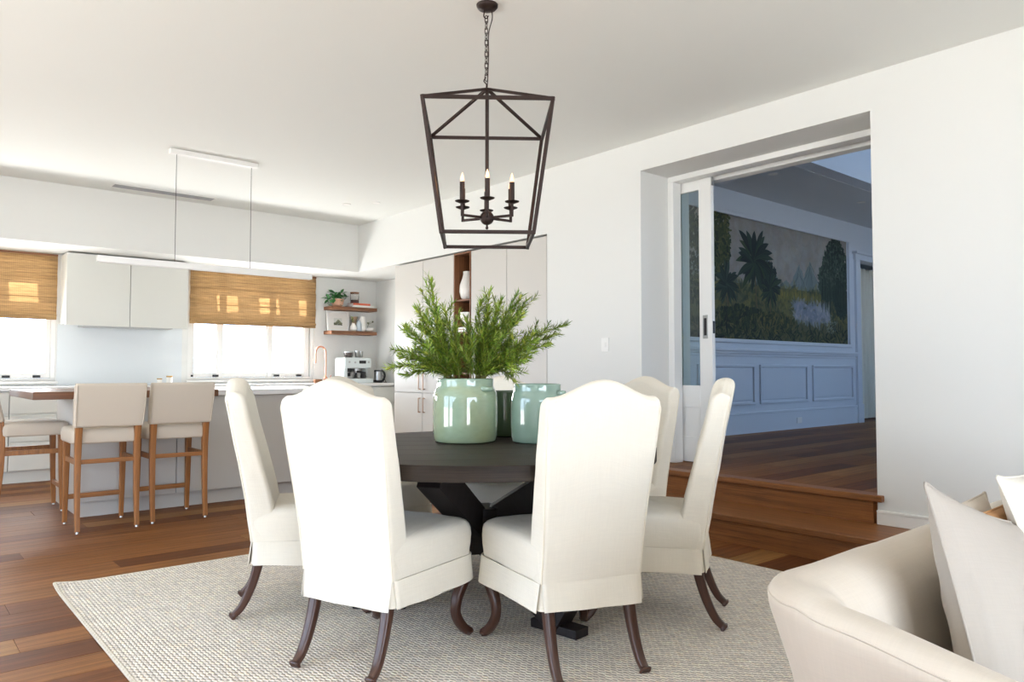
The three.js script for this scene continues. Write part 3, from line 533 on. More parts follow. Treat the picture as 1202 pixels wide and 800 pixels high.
{ // floating shelves and what stands on them
  const sh = (label, y0, y1) => { const s = thing('floating_shelf', label, 'shelf'); mesh('board', rbox(4.56, 5.243, y0, y1, ZB + 0.002, -9.02, 0.003), M.shelfWood, s); return s; };
  sh('upper floating timber shelf holding plant and books', 1.912, 1.957); sh('lower floating timber shelf holding framed print', 1.585, 1.632);
  const Y1 = 1.9575, Y2 = 1.6325, zc = -9.13;
  const pot = thing('potted_plant', 'leafy green plant in a pale pink pot on the upper shelf', 'plant', [4.70, Y1, zc]);
  mesh('pot', lathe([[0.001, 0], [0.055, 0.001], [0.072, 0.03], [0.083, 0.075], [0.088, 0.1], [0.082, 0.1], [0.07, 0.06], [0.001, 0.05]], 32), std({ color: 0xd6a78d, roughness: 0.8 }), pot);
  const leafG = leafBlade(0.075, 0.046, 4);
  const lv = []; for (let i = 0; i < 85; i++) { const g = leafG.clone(), a = rr(0, 6.28), up = rr(-0.5, 1.1), r = rr(0.015, 0.09), m = new THREE.Matrix4().compose(V(Math.cos(a) * r - (i > 52 ? rr(0.02, 0.13) : 0), 0.10 + rr(-0.02, 0.1) - (i > 52 ? rr(0.02, 0.1) : 0), Math.sin(a) * r * 0.8), new THREE.Quaternion().setFromEuler(new THREE.Euler(-up, -a + Math.PI / 2, rr(-0.4, 0.4), 'YXZ')), V(1, 1, 1).multiplyScalar(rr(0.7, 1.15))); lv.push(g.applyMatrix4(m)); }
  const pl = mesh('leaves', merge(lv), std({ color: 0x357036, roughness: 0.5, side: THREE.DoubleSide }), pot); pl.userData.kind = 'stuff';
  const jar = thing('glass_jar', 'glass jar with wooden lid standing on the stacked books', 'jar', [4.955, Y1 + 0.0585, zc]);
  mesh('glass', lathe([[0.001, 0], [0.055, 0.001], [0.058, 0.01], [0.058, 0.125], [0.054, 0.13], [0.052, 0.125], [0.052, 0.012], [0.001, 0.008]], 32), phy({ color: 0xffffff, roughness: 0.02, transmission: 1, thickness: 0.003, ior: 1.45 }), jar);
  mesh('lid', new THREE.CylinderGeometry(0.062, 0.058, 0.022, 32).translate(0, 0.142, 0), M.shelfWood, jar);
  mesh('contents', new THREE.CylinderGeometry(0.049, 0.049, 0.03, 24).translate(0, 0.028, 0), std({ color: 0x4a302c, roughness: 0.9 }), jar);
  const book = (n, label, col, x0, x1, y, h, d) => { const b = thing('hardcover_book', label, 'book', [0, y, zc]); mesh('cover', merge([rbox(x0, x1, 0, 0.003, -d, d, 0.001), rbox(x0, x1, h - 0.003, h, -d, d, 0.001), rbox(x0, x1, 0, h, d - 0.004, d, 0.001)]), std({ color: col, roughness: 0.6 }), b); mesh('pages', box(x0 + 0.003, x1 - 0.003, 0.003, h - 0.003, -d + 0.003, d - 0.004), M.paper, b); };
  book(0, 'white hardcover book at the bottom of the stack on the upper shelf', 0xf0eeea, 4.885, 5.205, Y1, 0.030, 0.09);
  book(1, 'orange hardcover book on top of the stack on the upper shelf', 0xd9694a, 4.89, 5.15, Y1 + 0.0305, 0.027, 0.085);
  solo('grey_tray', rbox(4.81, 4.882, Y1, Y1 + 0.012, zc - 0.06, zc + 0.07, 0.004), std({ color: 0x77787a, roughness: 0.5 }), 'small flat grey dish beside the stacked books', 'dish');
  // framed print leaning on the wall
  const fr = thing('picture_frame', 'white framed print of dark shrubs on the lower shelf', 'picture', [4.735, Y2, -9.165]); fr.rotation.x = -0.12;
  mesh('frame', frameOf(-0.16, 0.16, 0, 0.27, -0.012, 0.012, 0.022, 0.002), M.trim, fr);
  const cv = document.createElement('canvas'); cv.width = 256; cv.height = 210; const g = cv.getContext('2d'); g.fillStyle = '#e9e6e0'; g.fillRect(0, 0, 256, 210); g.fillStyle = '#d5d6cf'; g.fillRect(72, 66, 110, 84);
  for (let i = 0; i < 320; i++) { g.fillStyle = ['#5d6148', '#7d8061', '#3f4334', '#93936f'][i % 4]; g.beginPath(); const u = rnd(); g.ellipse(72 + u * 110, 152 - rnd() * (22 + 44 * Math.exp(-((u - 0.55) ** 2) * 12)), 5, 4, rnd() * 3, 0, 7); g.fill(); } g.fillStyle = '#3a3a30'; g.fillRect(72, 146, 112, 7);
  const t = new THREE.CanvasTexture(cv); t.colorSpace = THREE.SRGBColorSpace; mesh('print', new THREE.BoxGeometry(0.28, 0.23, 0.004).translate(0, 0.135, 0), std({ map: t, roughness: 0.6 }), fr);
  const sv = thing('bud_vase', 'small round white vase with a leafy sprig on the lower shelf', 'vase', [4.915, Y2, -9.085]);
  mesh('body', lathe([[0.001, 0], [0.032, 0.001], [0.046, 0.03], [0.046, 0.06], [0.028, 0.09], [0.02, 0.105], [0.022, 0.11], [0.016, 0.108], [0.001, 0.09]], 32), M.ceramic, sv);
  const sg = []; for (let i = 0; i < 12; i++) { const a = rr(0, 6.28); sg.push(leafBlade(0.045, 0.018, 3).rotateX(-rr(0.2, 1)).rotateY(a).translate(Math.cos(a) * 0.012 - 0.02, 0.115 + i * 0.006, Math.sin(a) * 0.01)); }
  const sl = mesh('sprig', merge(sg), std({ color: 0x7d8a4e, roughness: 0.6, side: THREE.DoubleSide }), sv); sl.userData.kind = 'stuff';
  solo('grey_bottle', lathe([[0.001, 0], [0.036, 0.001], [0.038, 0.02], [0.036, 0.10], [0.02, 0.14], [0.016, 0.15], [0.012, 0.148], [0.001, 0.13]], 32), phy({ color: 0xb9c3cc, roughness: 0.25 }), 'grey-blue bottle between the white vases on the lower shelf', 'bottle', [4.99, Y2, -9.07]);
  solo('wood_vessel', lathe([[0.001, 0], [0.03, 0.001], [0.038, 0.02], [0.03, 0.10], [0.028, 0.14], [0.048, 0.205], [0.044, 0.206], [0.022, 0.15], [0.001, 0.14]], 32), std({ color: 0xb59a80, roughness: 0.7 }), 'tan flared wooden vessel behind the white vases', 'vessel', [4.985, Y2, -9.19]);
  solo('white_jug', lathe([[0.001, 0], [0.036, 0.001], [0.046, 0.04], [0.048, 0.11], [0.042, 0.17], [0.034, 0.2], [0.036, 0.205], [0.03, 0.2], [0.001, 0.18]], 32), M.ceramic, 'tall cream vase on the lower shelf', 'vase', [5.06, Y2, -9.10]);
  const wb = thing('white_bowl', 'low white bowl with a dark twig at the shelf end', 'bowl', [5.165, Y2, -9.10]);
  mesh('body', lathe([[0.001, 0], [0.035, 0.001], [0.06, 0.02], [0.07, 0.055], [0.066, 0.056], [0.05, 0.025], [0.001, 0.014]], 32), M.ceramic, wb);
  mesh('twig', merge([tube([V(-0.04, 0.03, 0.02), V(-0.03, 0.1, 0.03), V(0.0, 0.14, 0.03)], 0.004, 10, 6), tube([V(-0.03, 0.1, 0.03), V(0.03, 0.135, 0.035)], 0.003, 6, 6), new THREE.SphereGeometry(0.013, 10, 8).translate(0.035, 0.14, 0.035), new THREE.SphereGeometry(0.012, 10, 8).translate(-0.035, 0.12, 0.03)].map((q) => uvm(q))), std({ color: 0x5b5f45, roughness: 0.8 }), wb);
}
function leafBlade(L, w, n = 4) { // lies along +z, slight fold and droop
  const pos = [], idx = [];
  for (let i = 0; i <= n; i++) { const t = i / n, hw = w / 2 * Math.sin(Math.PI * (0.06 + 0.94 * t) ** 0.8) * (i === n ? 0 : 1), y = -L * 0.18 * t * t; pos.push(-hw, y + hw * 0.25, t * L, 0, y, t * L, hw, y + hw * 0.25, t * L); if (i < n) { const a = i * 3; idx.push(a, a + 3, a + 1, a + 1, a + 3, a + 4, a + 1, a + 4, a + 2, a + 2, a + 4, a + 5); } }
  const g = new THREE.BufferGeometry(); g.setAttribute('position', new THREE.Float32BufferAttribute(pos, 3)); g.setAttribute('uv', new THREE.Float32BufferAttribute(new Array(pos.length / 3 * 2).fill(0), 2)); g.setIndex(idx); g.computeVertexNormals(); return g.toNonIndexed();
}
{ // coffee machine
  const c = thing('coffee_machine', 'pale espresso coffee machine with a dark group head in the alcove', 'coffee machine', [4.865, 0.94, -8.97]);
  const shell = phy({ color: 0xdfe6e4, roughness: 0.25, clearcoat: 0.5 });
  mesh('body', merge([rbox(-0.2, 0.2, 0.19, 0.335, -0.16, 0.12, 0.025, false, 4), rbox(-0.198, -0.14, 0.02, 0.22, -0.158, 0.1, 0.015, false, 3), rbox(0.155, 0.198, 0.02, 0.22, -0.157, 0.02, 0.012, false, 3), rbox(-0.196, 0.196, 0.02, 0.32, -0.156, -0.06, 0.015, false, 3)]), shell, c);
  const tray = mesh('drip_tray', rbox(-0.2, 0.2, 0.0, 0.055, -0.15, 0.17, 0.012, false, 3), shell, c); mesh('grate', rbox(-0.15, 0.17, 0.053, 0.06, -0.04, 0.16, 0.002), M.steel, tray);
  mesh('recess_plate', rbox(-0.14, 0.155, 0.06, 0.2, -0.065, -0.05, 0.003), M.steel, c);
  mesh('group_head', merge([new THREE.CylinderGeometry(0.042, 0.042, 0.05, 28).translate(0.02, 0.185, 0.03), new THREE.CylinderGeometry(0.036, 0.03, 0.03, 24).translate(0.02, 0.148, 0.03)].map((q) => uvm(q))), M.steel, c);
  mesh('portafilter', merge([rod(V(0.02, 0.15, 0.05), V(0.04, 0.135, 0.22), 0.014), rod(V(0.02, 0.14, 0.03), V(0.02, 0.11, 0.03), 0.012)].map((q) => uvm(q))), M.black, c);
  mesh('grinder_cradle', merge([new THREE.CylinderGeometry(0.035, 0.04, 0.06, 20).translate(-0.085, 0.175, 0.02), rod(V(-0.085, 0.13, 0.02), V(-0.085, 0.09, 0.03), 0.02)].map((q) => uvm(q))), M.black, c);
  mesh('steam_wand', tube([V(0.125, 0.2, 0.06), V(0.13, 0.16, 0.09), V(0.145, 0.07, 0.1)], 0.007, 14, 8), M.steel, c);
  mesh('milk_jug', uvm(lathe([[0.001, 0], [0.035, 0.001], [0.037, 0.02], [0.03, 0.06], [0.032, 0.075], [0.029, 0.075], [0.001, 0.06]], 24).translate(0.11, 0.06, 0.06)), M.black, c);
  mesh('display', rbox(0.015, 0.115, 0.255, 0.295, 0.117, 0.124, 0.003), M.black, c);
  for (const [x, y] of [[-0.045, 0.27], [0.155, 0.275], [-0.13, 0.275]]) mesh('button', new THREE.CylinderGeometry(0.013, 0.013, 0.012, 20).rotateX(Math.PI / 2).translate(x, y, 0.122), M.steel, c);
  const hop = mesh('bean_hopper', uvm(lathe([[0.001, 0], [0.05, 0], [0.062, 0.05], [0.066, 0.062], [0.05, 0.07], [0.001, 0.07]], 28).translate(-0.07, 0.335, -0.02)), phy({ color: 0x4a3f3c, roughness: 0.15, clearcoat: 1 }), c); mesh('hopper_lid', new THREE.CylinderGeometry(0.068, 0.068, 0.012, 28).translate(-0.07, 0.407, -0.02), M.steel, hop);
  for (const [x, r, h] of [[0.05, 0.03, 0.09], [0.105, 0.034, 0.085]]) solo('steel_cup', lathe([[0.001, 0], [r * 0.85, 0.001], [r, h], [r - 0.002, h], [r * 0.8, 0.006], [0.001, 0.006]], 28), M.steel, x < 0.1 ? 'slim steel cup on top of the coffee machine' : 'wider steel cup on top of the coffee machine', 'cup', [4.865 + x, 1.2755, -8.98]);
  const k = thing('milk_frother', 'small steel and black milk frother on the alcove bench', 'frother', [5.18, 0.94, -8.88]);
  mesh('jug', lathe([[0.001, 0], [0.05, 0.001], [0.052, 0.02], [0.052, 0.15], [0.05, 0.155], [0.001, 0.15]], 28), M.steel, k);
  mesh('base_ring', lathe([[0.001, 0], [0.06, 0], [0.06, 0.03], [0.052, 0.036]], 28), M.black, k); mesh('lid', lathe([[0.001, 0.172], [0.048, 0.17], [0.053, 0.155], [0.053, 0.15]], 28), M.black, k);
  mesh('handle', sweep(curve([V(0.05, 0.165, 0), V(0.085, 0.15, 0), V(0.105, 0.09, 0), V(0.075, 0.02, 0)], 14), () => [0.016, 0.012], { ref: V(0, 0, 1) }), M.black, k);
  mesh('cord', tube([V(0.06, 0.01, -0.02), V(0.12, 0.006, 0.02), V(0.145, 0.006, -0.03), V(0.11, 0.10, -0.06)], 0.004, 20, 6), M.black, k);
}
{ // copper tap on a timber block
  const f = thing('copper_tap', 'tall copper gooseneck tap beside the kitchen window', 'tap', [4.50, 0.94, -9.06]);
  const arc = [V(0, 0.02, 0), V(0, 0.40, 0)]; for (let i = 1; i <= 12; i++) { const a = i / 12 * Math.PI; arc.push(V(-0.07 + 0.07 * Math.cos(a), 0.40 + 0.075 * Math.sin(a), 0.0)); } arc.push(V(-0.142, 0.30, 0), V(-0.144, 0.26, 0));
  mesh('spout', tube(arc, 0.0115, 60, 12), M.copper, f);
  mesh('base', lathe([[0.001, 0], [0.027, 0], [0.027, 0.07], [0.018, 0.085], [0.001, 0.085]], 24), M.copper, f);
  mesh('lever', merge([rod(V(0.02, 0.055, 0), V(0.06, 0.058, 0.0), 0.009), rod(V(0.06, 0.058, 0), V(0.075, 0.10, 0.01), 0.006)]), M.copper, f);
  solo('soap_block', rbox(-0.05, 0.05, 0, 0.05, -0.03, 0.03, 0.004), M.shelfWood, 'small timber block beside the copper tap', 'block', [4.38, 0.94, -9.03]);
  const j = thing('spice_jar', 'small white jar with a brass lid below the wall cabinet', 'jar', [2.56, 0.94, -9.04]); mesh('body', lathe([[0.001, 0], [0.03, 0.001], [0.032, 0.01], [0.032, 0.085], [0.001, 0.085]], 24), M.ceramic, j); mesh('lid', new THREE.CylinderGeometry(0.033, 0.033, 0.016, 24).translate(0, 0.094, 0), std({ color: 0xb08d50, roughness: 0.35, metalness: 0.9 }), j);
  const j2 = copy(j, 'tiny white jar with brass lid left of the larger jar', [2.46, 0.94, -9.06], 0); j2.scale.set(0.85, 0.72, 0.85);
}
{ // linear pendant over the island
  const p = thing('linear_pendant', 'thin white bar pendant light hung over the island', 'pendant light', [0, 0, -6.52]);
  mesh('ceiling_plate', rbox(1.815, 2.555, 2.905, 2.945, -0.03, 0.03, 0.004), M.trim, p);
  const b = mesh('light_bar', rbox(1.295, 3.085, 1.952, 2.003, -0.022, 0.022, 0.003), M.trim, p);
  mesh('diffuser', rbox(1.31, 3.07, 1.949, 1.9535, -0.016, 0.016, 0.001), M.paper, b);
  for (const x of [1.872, 2.505]) mesh('cable', rod(V(x, 2.0, 0), V(x, 2.91, 0), 0.0022, 6), M.black, p);
}
{ // ceiling fittings
  const v = thing('ceiling_vent', 'long slim grey air vent in the kitchen ceiling', 'vent'); mesh('frame', merge([rbox(1.74, 2.74, CEIL - 0.006, CEIL, -8.265, -8.25, 0.001), rbox(1.74, 2.74, CEIL - 0.006, CEIL, -8.10, -8.085, 0.001), rbox(1.74, 1.755, CEIL - 0.006, CEIL, -8.25, -8.10, 0.001), rbox(2.725, 2.74, CEIL - 0.006, CEIL, -8.25, -8.10, 0.001)]), M.trim, v);
  mesh('duct_plate', box(1.755, 2.725, CEIL - 0.002, CEIL - 0.0005, -8.25, -8.10), std({ color: 0x6d6e70, roughness: 0.7 }), v);
  for (let k = 0; k < 5; k++) mesh('slat', box(1.755, 2.725, CEIL - 0.006, CEIL - 0.0025, -8.242 + k * 0.03, -8.23 + k * 0.03), std({ color: 0xa9a9aa, roughness: 0.6 }), v);
  const dl = (x, y, z, label) => { const d = thing('downlight', label, 'downlight', [x, y, z]); mesh('trim_ring', lathe([[0.036, 0], [0.05, -0.001], [0.052, 0.0], [0.05, -0.006], [0.04, -0.008], [0.036, 0]], 32), M.trim, d); mesh('lens', new THREE.CylinderGeometry(0.037, 0.037, 0.004, 28).translate(0, -0.003, 0), M.paper, d); };
  dl(4.146, CEIL, -7.18, 'small round white downlight in the ceiling near the tall cabinets'); dl(3.93, CEIL, -7.45, 'small round white downlight in the ceiling near the kitchen bulkhead');
  dl(7.4, HC, -4.3, 'small round downlight in the low hall ceiling near the sliding door'); dl(9.5, HC, -4.3, 'small round downlight in the low hall ceiling near the curtain');
}

// ───────────── dining: rug, table, chairs ─────────────
{
  const r = thing('rug', 'large cream woven wool rug under the dining table', 'rug'), x0 = 0.72, x1 = 3.77, z0 = -4.42, z1 = -1.08, n = 60, m = 66;
  const pos = [], uv = [], idx = [];
  for (let j = 0; j <= m; j++) for (let i = 0; i <= n; i++) { const x = lerp(x0, x1, i / n), z = lerp(z0, z1, j / m), curl = 0.016 * Math.exp(-((x - x0) ** 2 + (z - z0) ** 2) / 0.006); pos.push(x + 0.006 * n3(z * 2, 0, 5) * (i === 0 || i === n ? 1 : 0), 0.0115 + 0.0006 * n3(x * 3, z * 3, 2) + curl, z + 0.006 * n3(x * 2, 3, 5) * (j === 0 || j === m ? 1 : 0)); uv.push(z, x); }
  for (let j = 0; j < m; j++) for (let i = 0; i < n; i++) { const a = j * (n + 1) + i, b = a + 1, c = a + n + 1, d = c + 1; idx.push(a, c, b, b, c, d); }
  const g = new THREE.BufferGeometry(); g.setAttribute('position', new THREE.Float32BufferAttribute(pos, 3)); g.setAttribute('uv', new THREE.Float32BufferAttribute(uv, 2)); g.setIndex(idx); g.computeVertexNormals();
  mesh('pile', g, M.rug, r);
  mesh('backing', box(x0 + 0.01, x1 - 0.01, 0, 0.009, z0 + 0.01, z1 - 0.01), M.rugEdge, r);
  const edge = (a, b) => { const pts = []; for (let i = 0; i <= 40; i++) { const p = a.clone().lerp(b, i / 40); const curl = 0.016 * Math.exp(-((p.x - x0) ** 2 + (p.z - z0) ** 2) / 0.006); p.y = 0.0075 + curl; pts.push(p); } return sweep(pts, () => [0.009, 0.0075], { ref: V(0, 0, 0).add(Math.abs(a.x - b.x) > 0.1 ? V(0, 0, 1) : V(1, 0, 0)), n: 8 }); };
  mesh('bound_edge', merge([edge(V(x0, 0, z0), V(x1, 0, z0)), edge(V(x0, 0, z1), V(x1, 0, z1)), edge(V(x0, 0, z0), V(x0, 0, z1)), edge(V(x1, 0, z0), V(x1, 0, z1))]), M.rugEdge, r);
}
const RUG = 0.0125, TX = 2.148, TZ = -2.744, TOP = 0.76;
{
  const t = thing('dining_table', 'round dark stained timber dining table with crossed beam base', 'table', [TX, 0, TZ]);
  // top of boards, clipped to the circle
  const R = 0.80, bw = 0.2, turn = -0.55;
  for (let k = -5; k < 5; k++) {
    const a = Math.max(-R + 0.0005, k * bw), b = Math.min(R - 0.0005, (k + 1) * bw); if (b - a < 0.01) continue;
    const s = new THREE.Shape(), N = 22, up = [], dn = [];
    const f0 = Math.asin(clamp((a + 0.0006) / R, -1, 1)), f1 = Math.asin(clamp((b - 0.0006) / R, -1, 1));
    for (let i = 0; i <= N; i++) { const f = lerp(f0, f1, i / N); up.push([R * Math.cos(f), R * Math.sin(f)]); dn.unshift([-R * Math.cos(f), R * Math.sin(f)]); }
    [...up, ...dn].forEach(([x, y], i) => i ? s.lineTo(x, y) : s.moveTo(x, y)); s.closePath();
    let g = new THREE.ExtrudeGeometry(s, { depth: 0.054, bevelEnabled: true, bevelThickness: 0.003, bevelSize: 0.003, bevelOffset: -0.003, bevelSegments: 2, steps: 1 });
    g.rotateX(-Math.PI / 2).translate(0, TOP - 0.057, 0); g = uvm(g, false, k * 0.71, k * 0.13); g.rotateY(turn);
    mesh('top_board', g, M.tableTop, t);
  }
  // each foot is opposite the top end of its beam
  for (const [deg, off] of [[83, 0], [222, 0.012], [330, -0.012]]) {
    const a = THREE.MathUtils.degToRad(deg), d = V(Math.cos(a), 0, Math.sin(a)), side = V(-d.z, 0, d.x).multiplyScalar(off);
    const lo = d.clone().multiplyScalar(0.50).add(side).setY(0.06), hi = d.clone().multiplyScalar(-0.50).add(side).setY(0.69);
    mesh('beam', bar(lo, hi, 0.105, 0.125, V(0, 1, 0), 0.004), M.tableBase, t);
    const foot = bar(d.clone().multiplyScalar(0.34).setY(RUG + 0.02), d.clone().multiplyScalar(0.585).setY(RUG + 0.02), 0.085, 0.038, V(0, 1, 0), 0.005);
    mesh('foot', foot, M.tableBase, t);
  }
  mesh('hub', (() => { const g = new THREE.CylinderGeometry(0.10, 0.10, 0.2, 6); return uvm(g.translate(0, 0.375, 0)); })(), M.tableBase, t);
  mesh('top_plate', uvm(new THREE.CylinderGeometry(0.56, 0.56, 0.018, 40).translate(0, 0.693, 0)), M.tableBase, t);
}
function makeChair(label, pos, turn) { // faces +z
  const c = thing('dining_chair', label, 'chair', pos, turn, 'slipcovered chairs round the dining table');
  const SEAM = 0.335, HEM = 0.232, rearZ = (y) => -0.235 - 0.125 * Math.pow(clamp((y - SEAM) / 0.7, 0, 1.1), 1.15);
  { // back with camel top
    const prof0 = 48, rings = [], secs = [];
    const ytop = (s) => 0.995 + 0.062 * (0.5 + 0.5 * Math.cos(Math.PI * Math.min(1, Math.abs(s) / 0.92)));
    const rowsN = 26; for (let j = 0; j <= rowsN; j++) secs.push([j / rowsN, 0]); for (let k = 1; k <= 7; k++) secs.push([1, k / 7]);
    for (const [v, cap] of secs) {
      const f = cap * Math.PI / 2, rise = 0.036 * Math.sin(f);
      const ring = [];
      const yb = SEAM + v * (0.96 - SEAM), hw = lerp(0.208, 0.229, sm(0.4, 0.95, yb)), th = lerp(0.12, 0.084, sm(0.4, 1.0, yb)), inset = th / 2 * (1 - Math.cos(f)), hd = Math.max(th / 2 - inset, 1e-5);
      for (const [x, z] of roundRect(hw - inset * 0.3, hd, Math.min(0.02, hd), 7, 18)) {
        const s = x / hw, y = lerp(SEAM, ytop(s) - 0.036, v) + rise;
        const w = (1 - cap) * sm(0, 0.2, v);
        const bulge = 0.006 * (1 - s * s) * Math.sign(z);
        ring.push(V(x + 0.002 * n3(y * 6, z * 9, 4) * w, y, rearZ(y) + th / 2 + z + bulge * w + 0.0028 * w * n3(x * 7, y * 5, z > 0 ? 11 : 3)));
      }
      rings.push(ring);
    }
    const back = mesh('backrest', loft(rings, { capB: false }), M.linen, c);
    // piped seams down the rear edges and over the top
    const pts = []; for (let i = 0; i <= 22; i++) { const y = lerp(SEAM, 0.955, i / 22); pts.push(V(-lerp(0.208, 0.229, sm(0.4, 0.95, y)) + 0.0045, y, rearZ(y) + 0.006)); }
    for (let i = 1; i < 24; i++) { const s = -1 + i / 12; pts.push(V(s * 0.213, ytop(s) - 0.014, rearZ(0.98) + 0.006 - 0.004 * (1 - s * s))); }
    for (let i = 22; i >= 0; i--) { const y = lerp(SEAM, 0.955, i / 22); pts.push(V(lerp(0.208, 0.229, sm(0.4, 0.95, y)) - 0.0045, y, rearZ(y) + 0.006)); }
    mesh('piping', tube(pts, 0.0032, 140, 6), M.piping, back);
  }
  const plan = (() => { // seat plan: narrow at the back, rounded at the front
    const out = [], N = 12, rw = 0.208, fw = 0.25, zb = -0.228, zf = 0.30;
    const corner = (cx, cz, r, a0) => { for (let i = 0; i <= N; i++) { const a = (a0 + i / N) * Math.PI / 2; out.push([cx + r * Math.cos(a), cz + r * Math.sin(a)]); } };
    corner(fw - 0.06, zf - 0.06, 0.06, 0); for (let i = 1; i < 8; i++) out.push([lerp(fw - 0.06, -fw + 0.06, i / 8), zf + 0.012 * Math.sin(i / 8 * Math.PI)]); corner(-fw + 0.06, zf - 0.06, 0.06, 1);
    for (let i = 1; i < 8; i++) out.push([lerp(-fw, -rw, i / 8), lerp(zf - 0.06, zb + 0.02, i / 8)]);
    corner(-rw + 0.02, zb + 0.02, 0.02, 2); for (let i = 1; i < 8; i++) out.push([lerp(-rw, rw, i / 8), zb]); corner(rw - 0.02, zb + 0.02, 0.02, 3);
    for (let i = 1; i < 8; i++) out.push([lerp(rw, fw, i / 8), lerp(zb + 0.02, zf - 0.06, i / 8)]);
    return out.reverse();
  })();
  { // seat
    const rings = [];
    for (const [y, k] of [[SEAM - 0.004, 0.985], [SEAM + 0.02, 0.99], [0.38, 1.004], [0.415, 1.01], [0.44, 1.004], [0.457, 0.985], [0.470, 0.945], [0.479, 0.88], [0.487, 0.75], [0.494, 0.5], [0.497, 0.2], [0.4975, 0.02]])
      rings.push(plan.map(([x, z]) => V(x * k + 0.0025 * n3(z * 9, y * 14, 6), y + (k < 0.98 ? 0.003 * n3(x * 6, z * 6, 8) : 0), (z - 0.02) * k + 0.02 + 0.0025 * n3(x * 9, y * 14, 7))));
    mesh('seat', loft(rings), M.linen, c);
  }
  // skirt: four panels with open pleats at the corners over an inner band
  const n = plan.length, per = []; let tot = 0; for (let i = 0; i <= n; i++) { if (i) tot += Math.hypot(plan[i % n][0] - plan[i - 1][0], plan[i % n][1] - plan[i - 1][1]); per.push(tot); }
  const at = (s) => { s = ((s % tot) + tot) % tot; let i = 0; while (per[i + 1] < s) i++; const t = (s - per[i]) / (per[i + 1] - per[i]); const a = plan[i], b = plan[(i + 1) % n]; return [lerp(a[0], b[0], t), lerp(a[1], b[1], t)]; };
  const nearest = (x, z) => { let best = 0, bd = 9; for (let i = 0; i < 400; i++) { const s = i / 400 * tot, [a, b] = at(s), d = (a - x) ** 2 + (b - z) ** 2; if (d < bd) { bd = d; best = s; } } return best; };
  const corners = [nearest(-0.205, -0.225), nearest(0.205, -0.225), nearest(0.24, 0.288), nearest(-0.24, 0.288)].sort((a, b) => a - b);
  corners.forEach((s0, k) => {
    const s1 = k === 3 ? corners[0] + tot : corners[k + 1], rows = [];
    const N = 26, front = [], backr = [];
    for (let j = 0; j <= 8; j++) {
      const v = j / 8, r1 = [], r2 = [];
      for (let i = 0; i <= N; i++) {
        const e = 0.003 + 0.007 * v, s = lerp(s0 + e, s1 - e, i / N), [x, z] = at(s), [xa, za] = at(s - 0.01), [xb, zb] = at(s + 0.01), L = Math.hypot(xb - xa, zb - za) || 1, nx = -(zb - za) / L, nz = (xb - xa) / L;
        const edge = Math.min(i, N - i) / N, o = 0.005 + 0.009 * v + 0.004 * v * Math.sin(s * 26 + k) + 0.002 * v * Math.exp(-edge * 14), y = SEAM - v * (SEAM - HEM) - 0.004 * v * Math.sin(s * 11 + k * 2);
        r1.push(V(x + nx * o, y, z + nz * o)); r2.push(V(x + nx * (o - 0.005), y, z + nz * (o - 0.005)));
      }
      front.push(r1); backr.push(r2);
    }
    const ring = front.map((f, j) => [...f, ...backr[j].slice().reverse()]);
    mesh('skirt_panel', loft(ring), M.linen, c);
  });
  { const rings = [[SEAM, -0.004], [0.28, 0.0], [HEM + 0.006, 0.003]].map(([y, o]) => plan.map((_, i) => { const [x, z] = plan[i], [xa, za] = plan[(i + n - 1) % n], [xb, zb] = plan[(i + 1) % n], L = Math.hypot(xb - xa, zb - za) || 1; return V(x - (zb - za) / L * o, y, z + (xb - xa) / L * o); })); mesh('pleat_lining', loft(rings, { capA: false, capB: false }), M.linen, c); }
  for (const sx of [-1, 1]) {
    // rear leg: sweeps back, turned out toe
    const rl = curve([V(sx * 0.165, 0.33, -0.185), V(sx * 0.166, 0.22, -0.205), V(sx * 0.168, 0.12, -0.235), V(sx * 0.17, 0.045, -0.272), V(sx * 0.171, 0.016, -0.300), V(sx * 0.171, 0.006, -0.312)], 22);
    mesh('rear_leg', sweep(rl, (t) => { const w = t < 0.8 ? lerp(0.0235, 0.0155, t / 0.8) : t < 0.93 ? lerp(0.0155, 0.024, (t - 0.8) / 0.13) : lerp(0.024, 0.019, (t - 0.93) / 0.07); return [w, w * (t > 0.8 ? 0.9 : 1)]; }, { ref: V(1, 0, 0), n: 16, pw: 3 }), M.legWood, c);
    // front leg: bows back to the middle and out to the toe
    const dx = sx, fl = curve([V(dx * 0.222, 0.33, 0.262), V(dx * 0.222, 0.245, 0.262), V(dx * 0.202, 0.15, 0.23), V(dx * 0.20, 0.09, 0.227), V(dx * 0.216, 0.035, 0.254), V(dx * 0.234, 0.008, 0.282)], 22);
    mesh('front_leg', sweep(fl, (t) => { const w = t < 0.55 ? lerp(0.026, 0.0195, t / 0.55) : lerp(0.0195, 0.0165, (t - 0.55) / 0.45); return [w, w * 1.05]; }, { ref: V(1, 0, 0), n: 16, pw: 3 }), M.legWood, c);
    mesh('toe', (() => { const g = new THREE.SphereGeometry(0.021, 16, 10); g.scale(1, 0.55, 1.2); return uvm(g.translate(sx * 0.231, 0.012, 0.277)); })(), M.legWood, c);
  }
  return c;
}
const face = (fx, fz) => Math.atan2(fx, fz);
const chair = makeChair('white slipcovered dining chair directly across the table from the steps', [1.552, RUG, -2.608], face(0.916, -0.40));
copy(chair, 'cream slipcovered dining chair with its back toward the linen sofa', [2.073, RUG, -2.118], face(0.31, -0.95));
copy(chair, 'cream slipcovered dining chair between the sofa back and the timber steps', [2.725, RUG, -2.20], face(-0.54, -0.84));
copy(chair, 'cream slipcovered dining chair backing onto the timber steps', [3.10, RUG, -2.815], face(-1, 0));
copy(chair, 'white slipcovered dining chair backing onto the tall pantry cabinets', [2.77, RUG, -3.40], face(-0.74, 0.68));
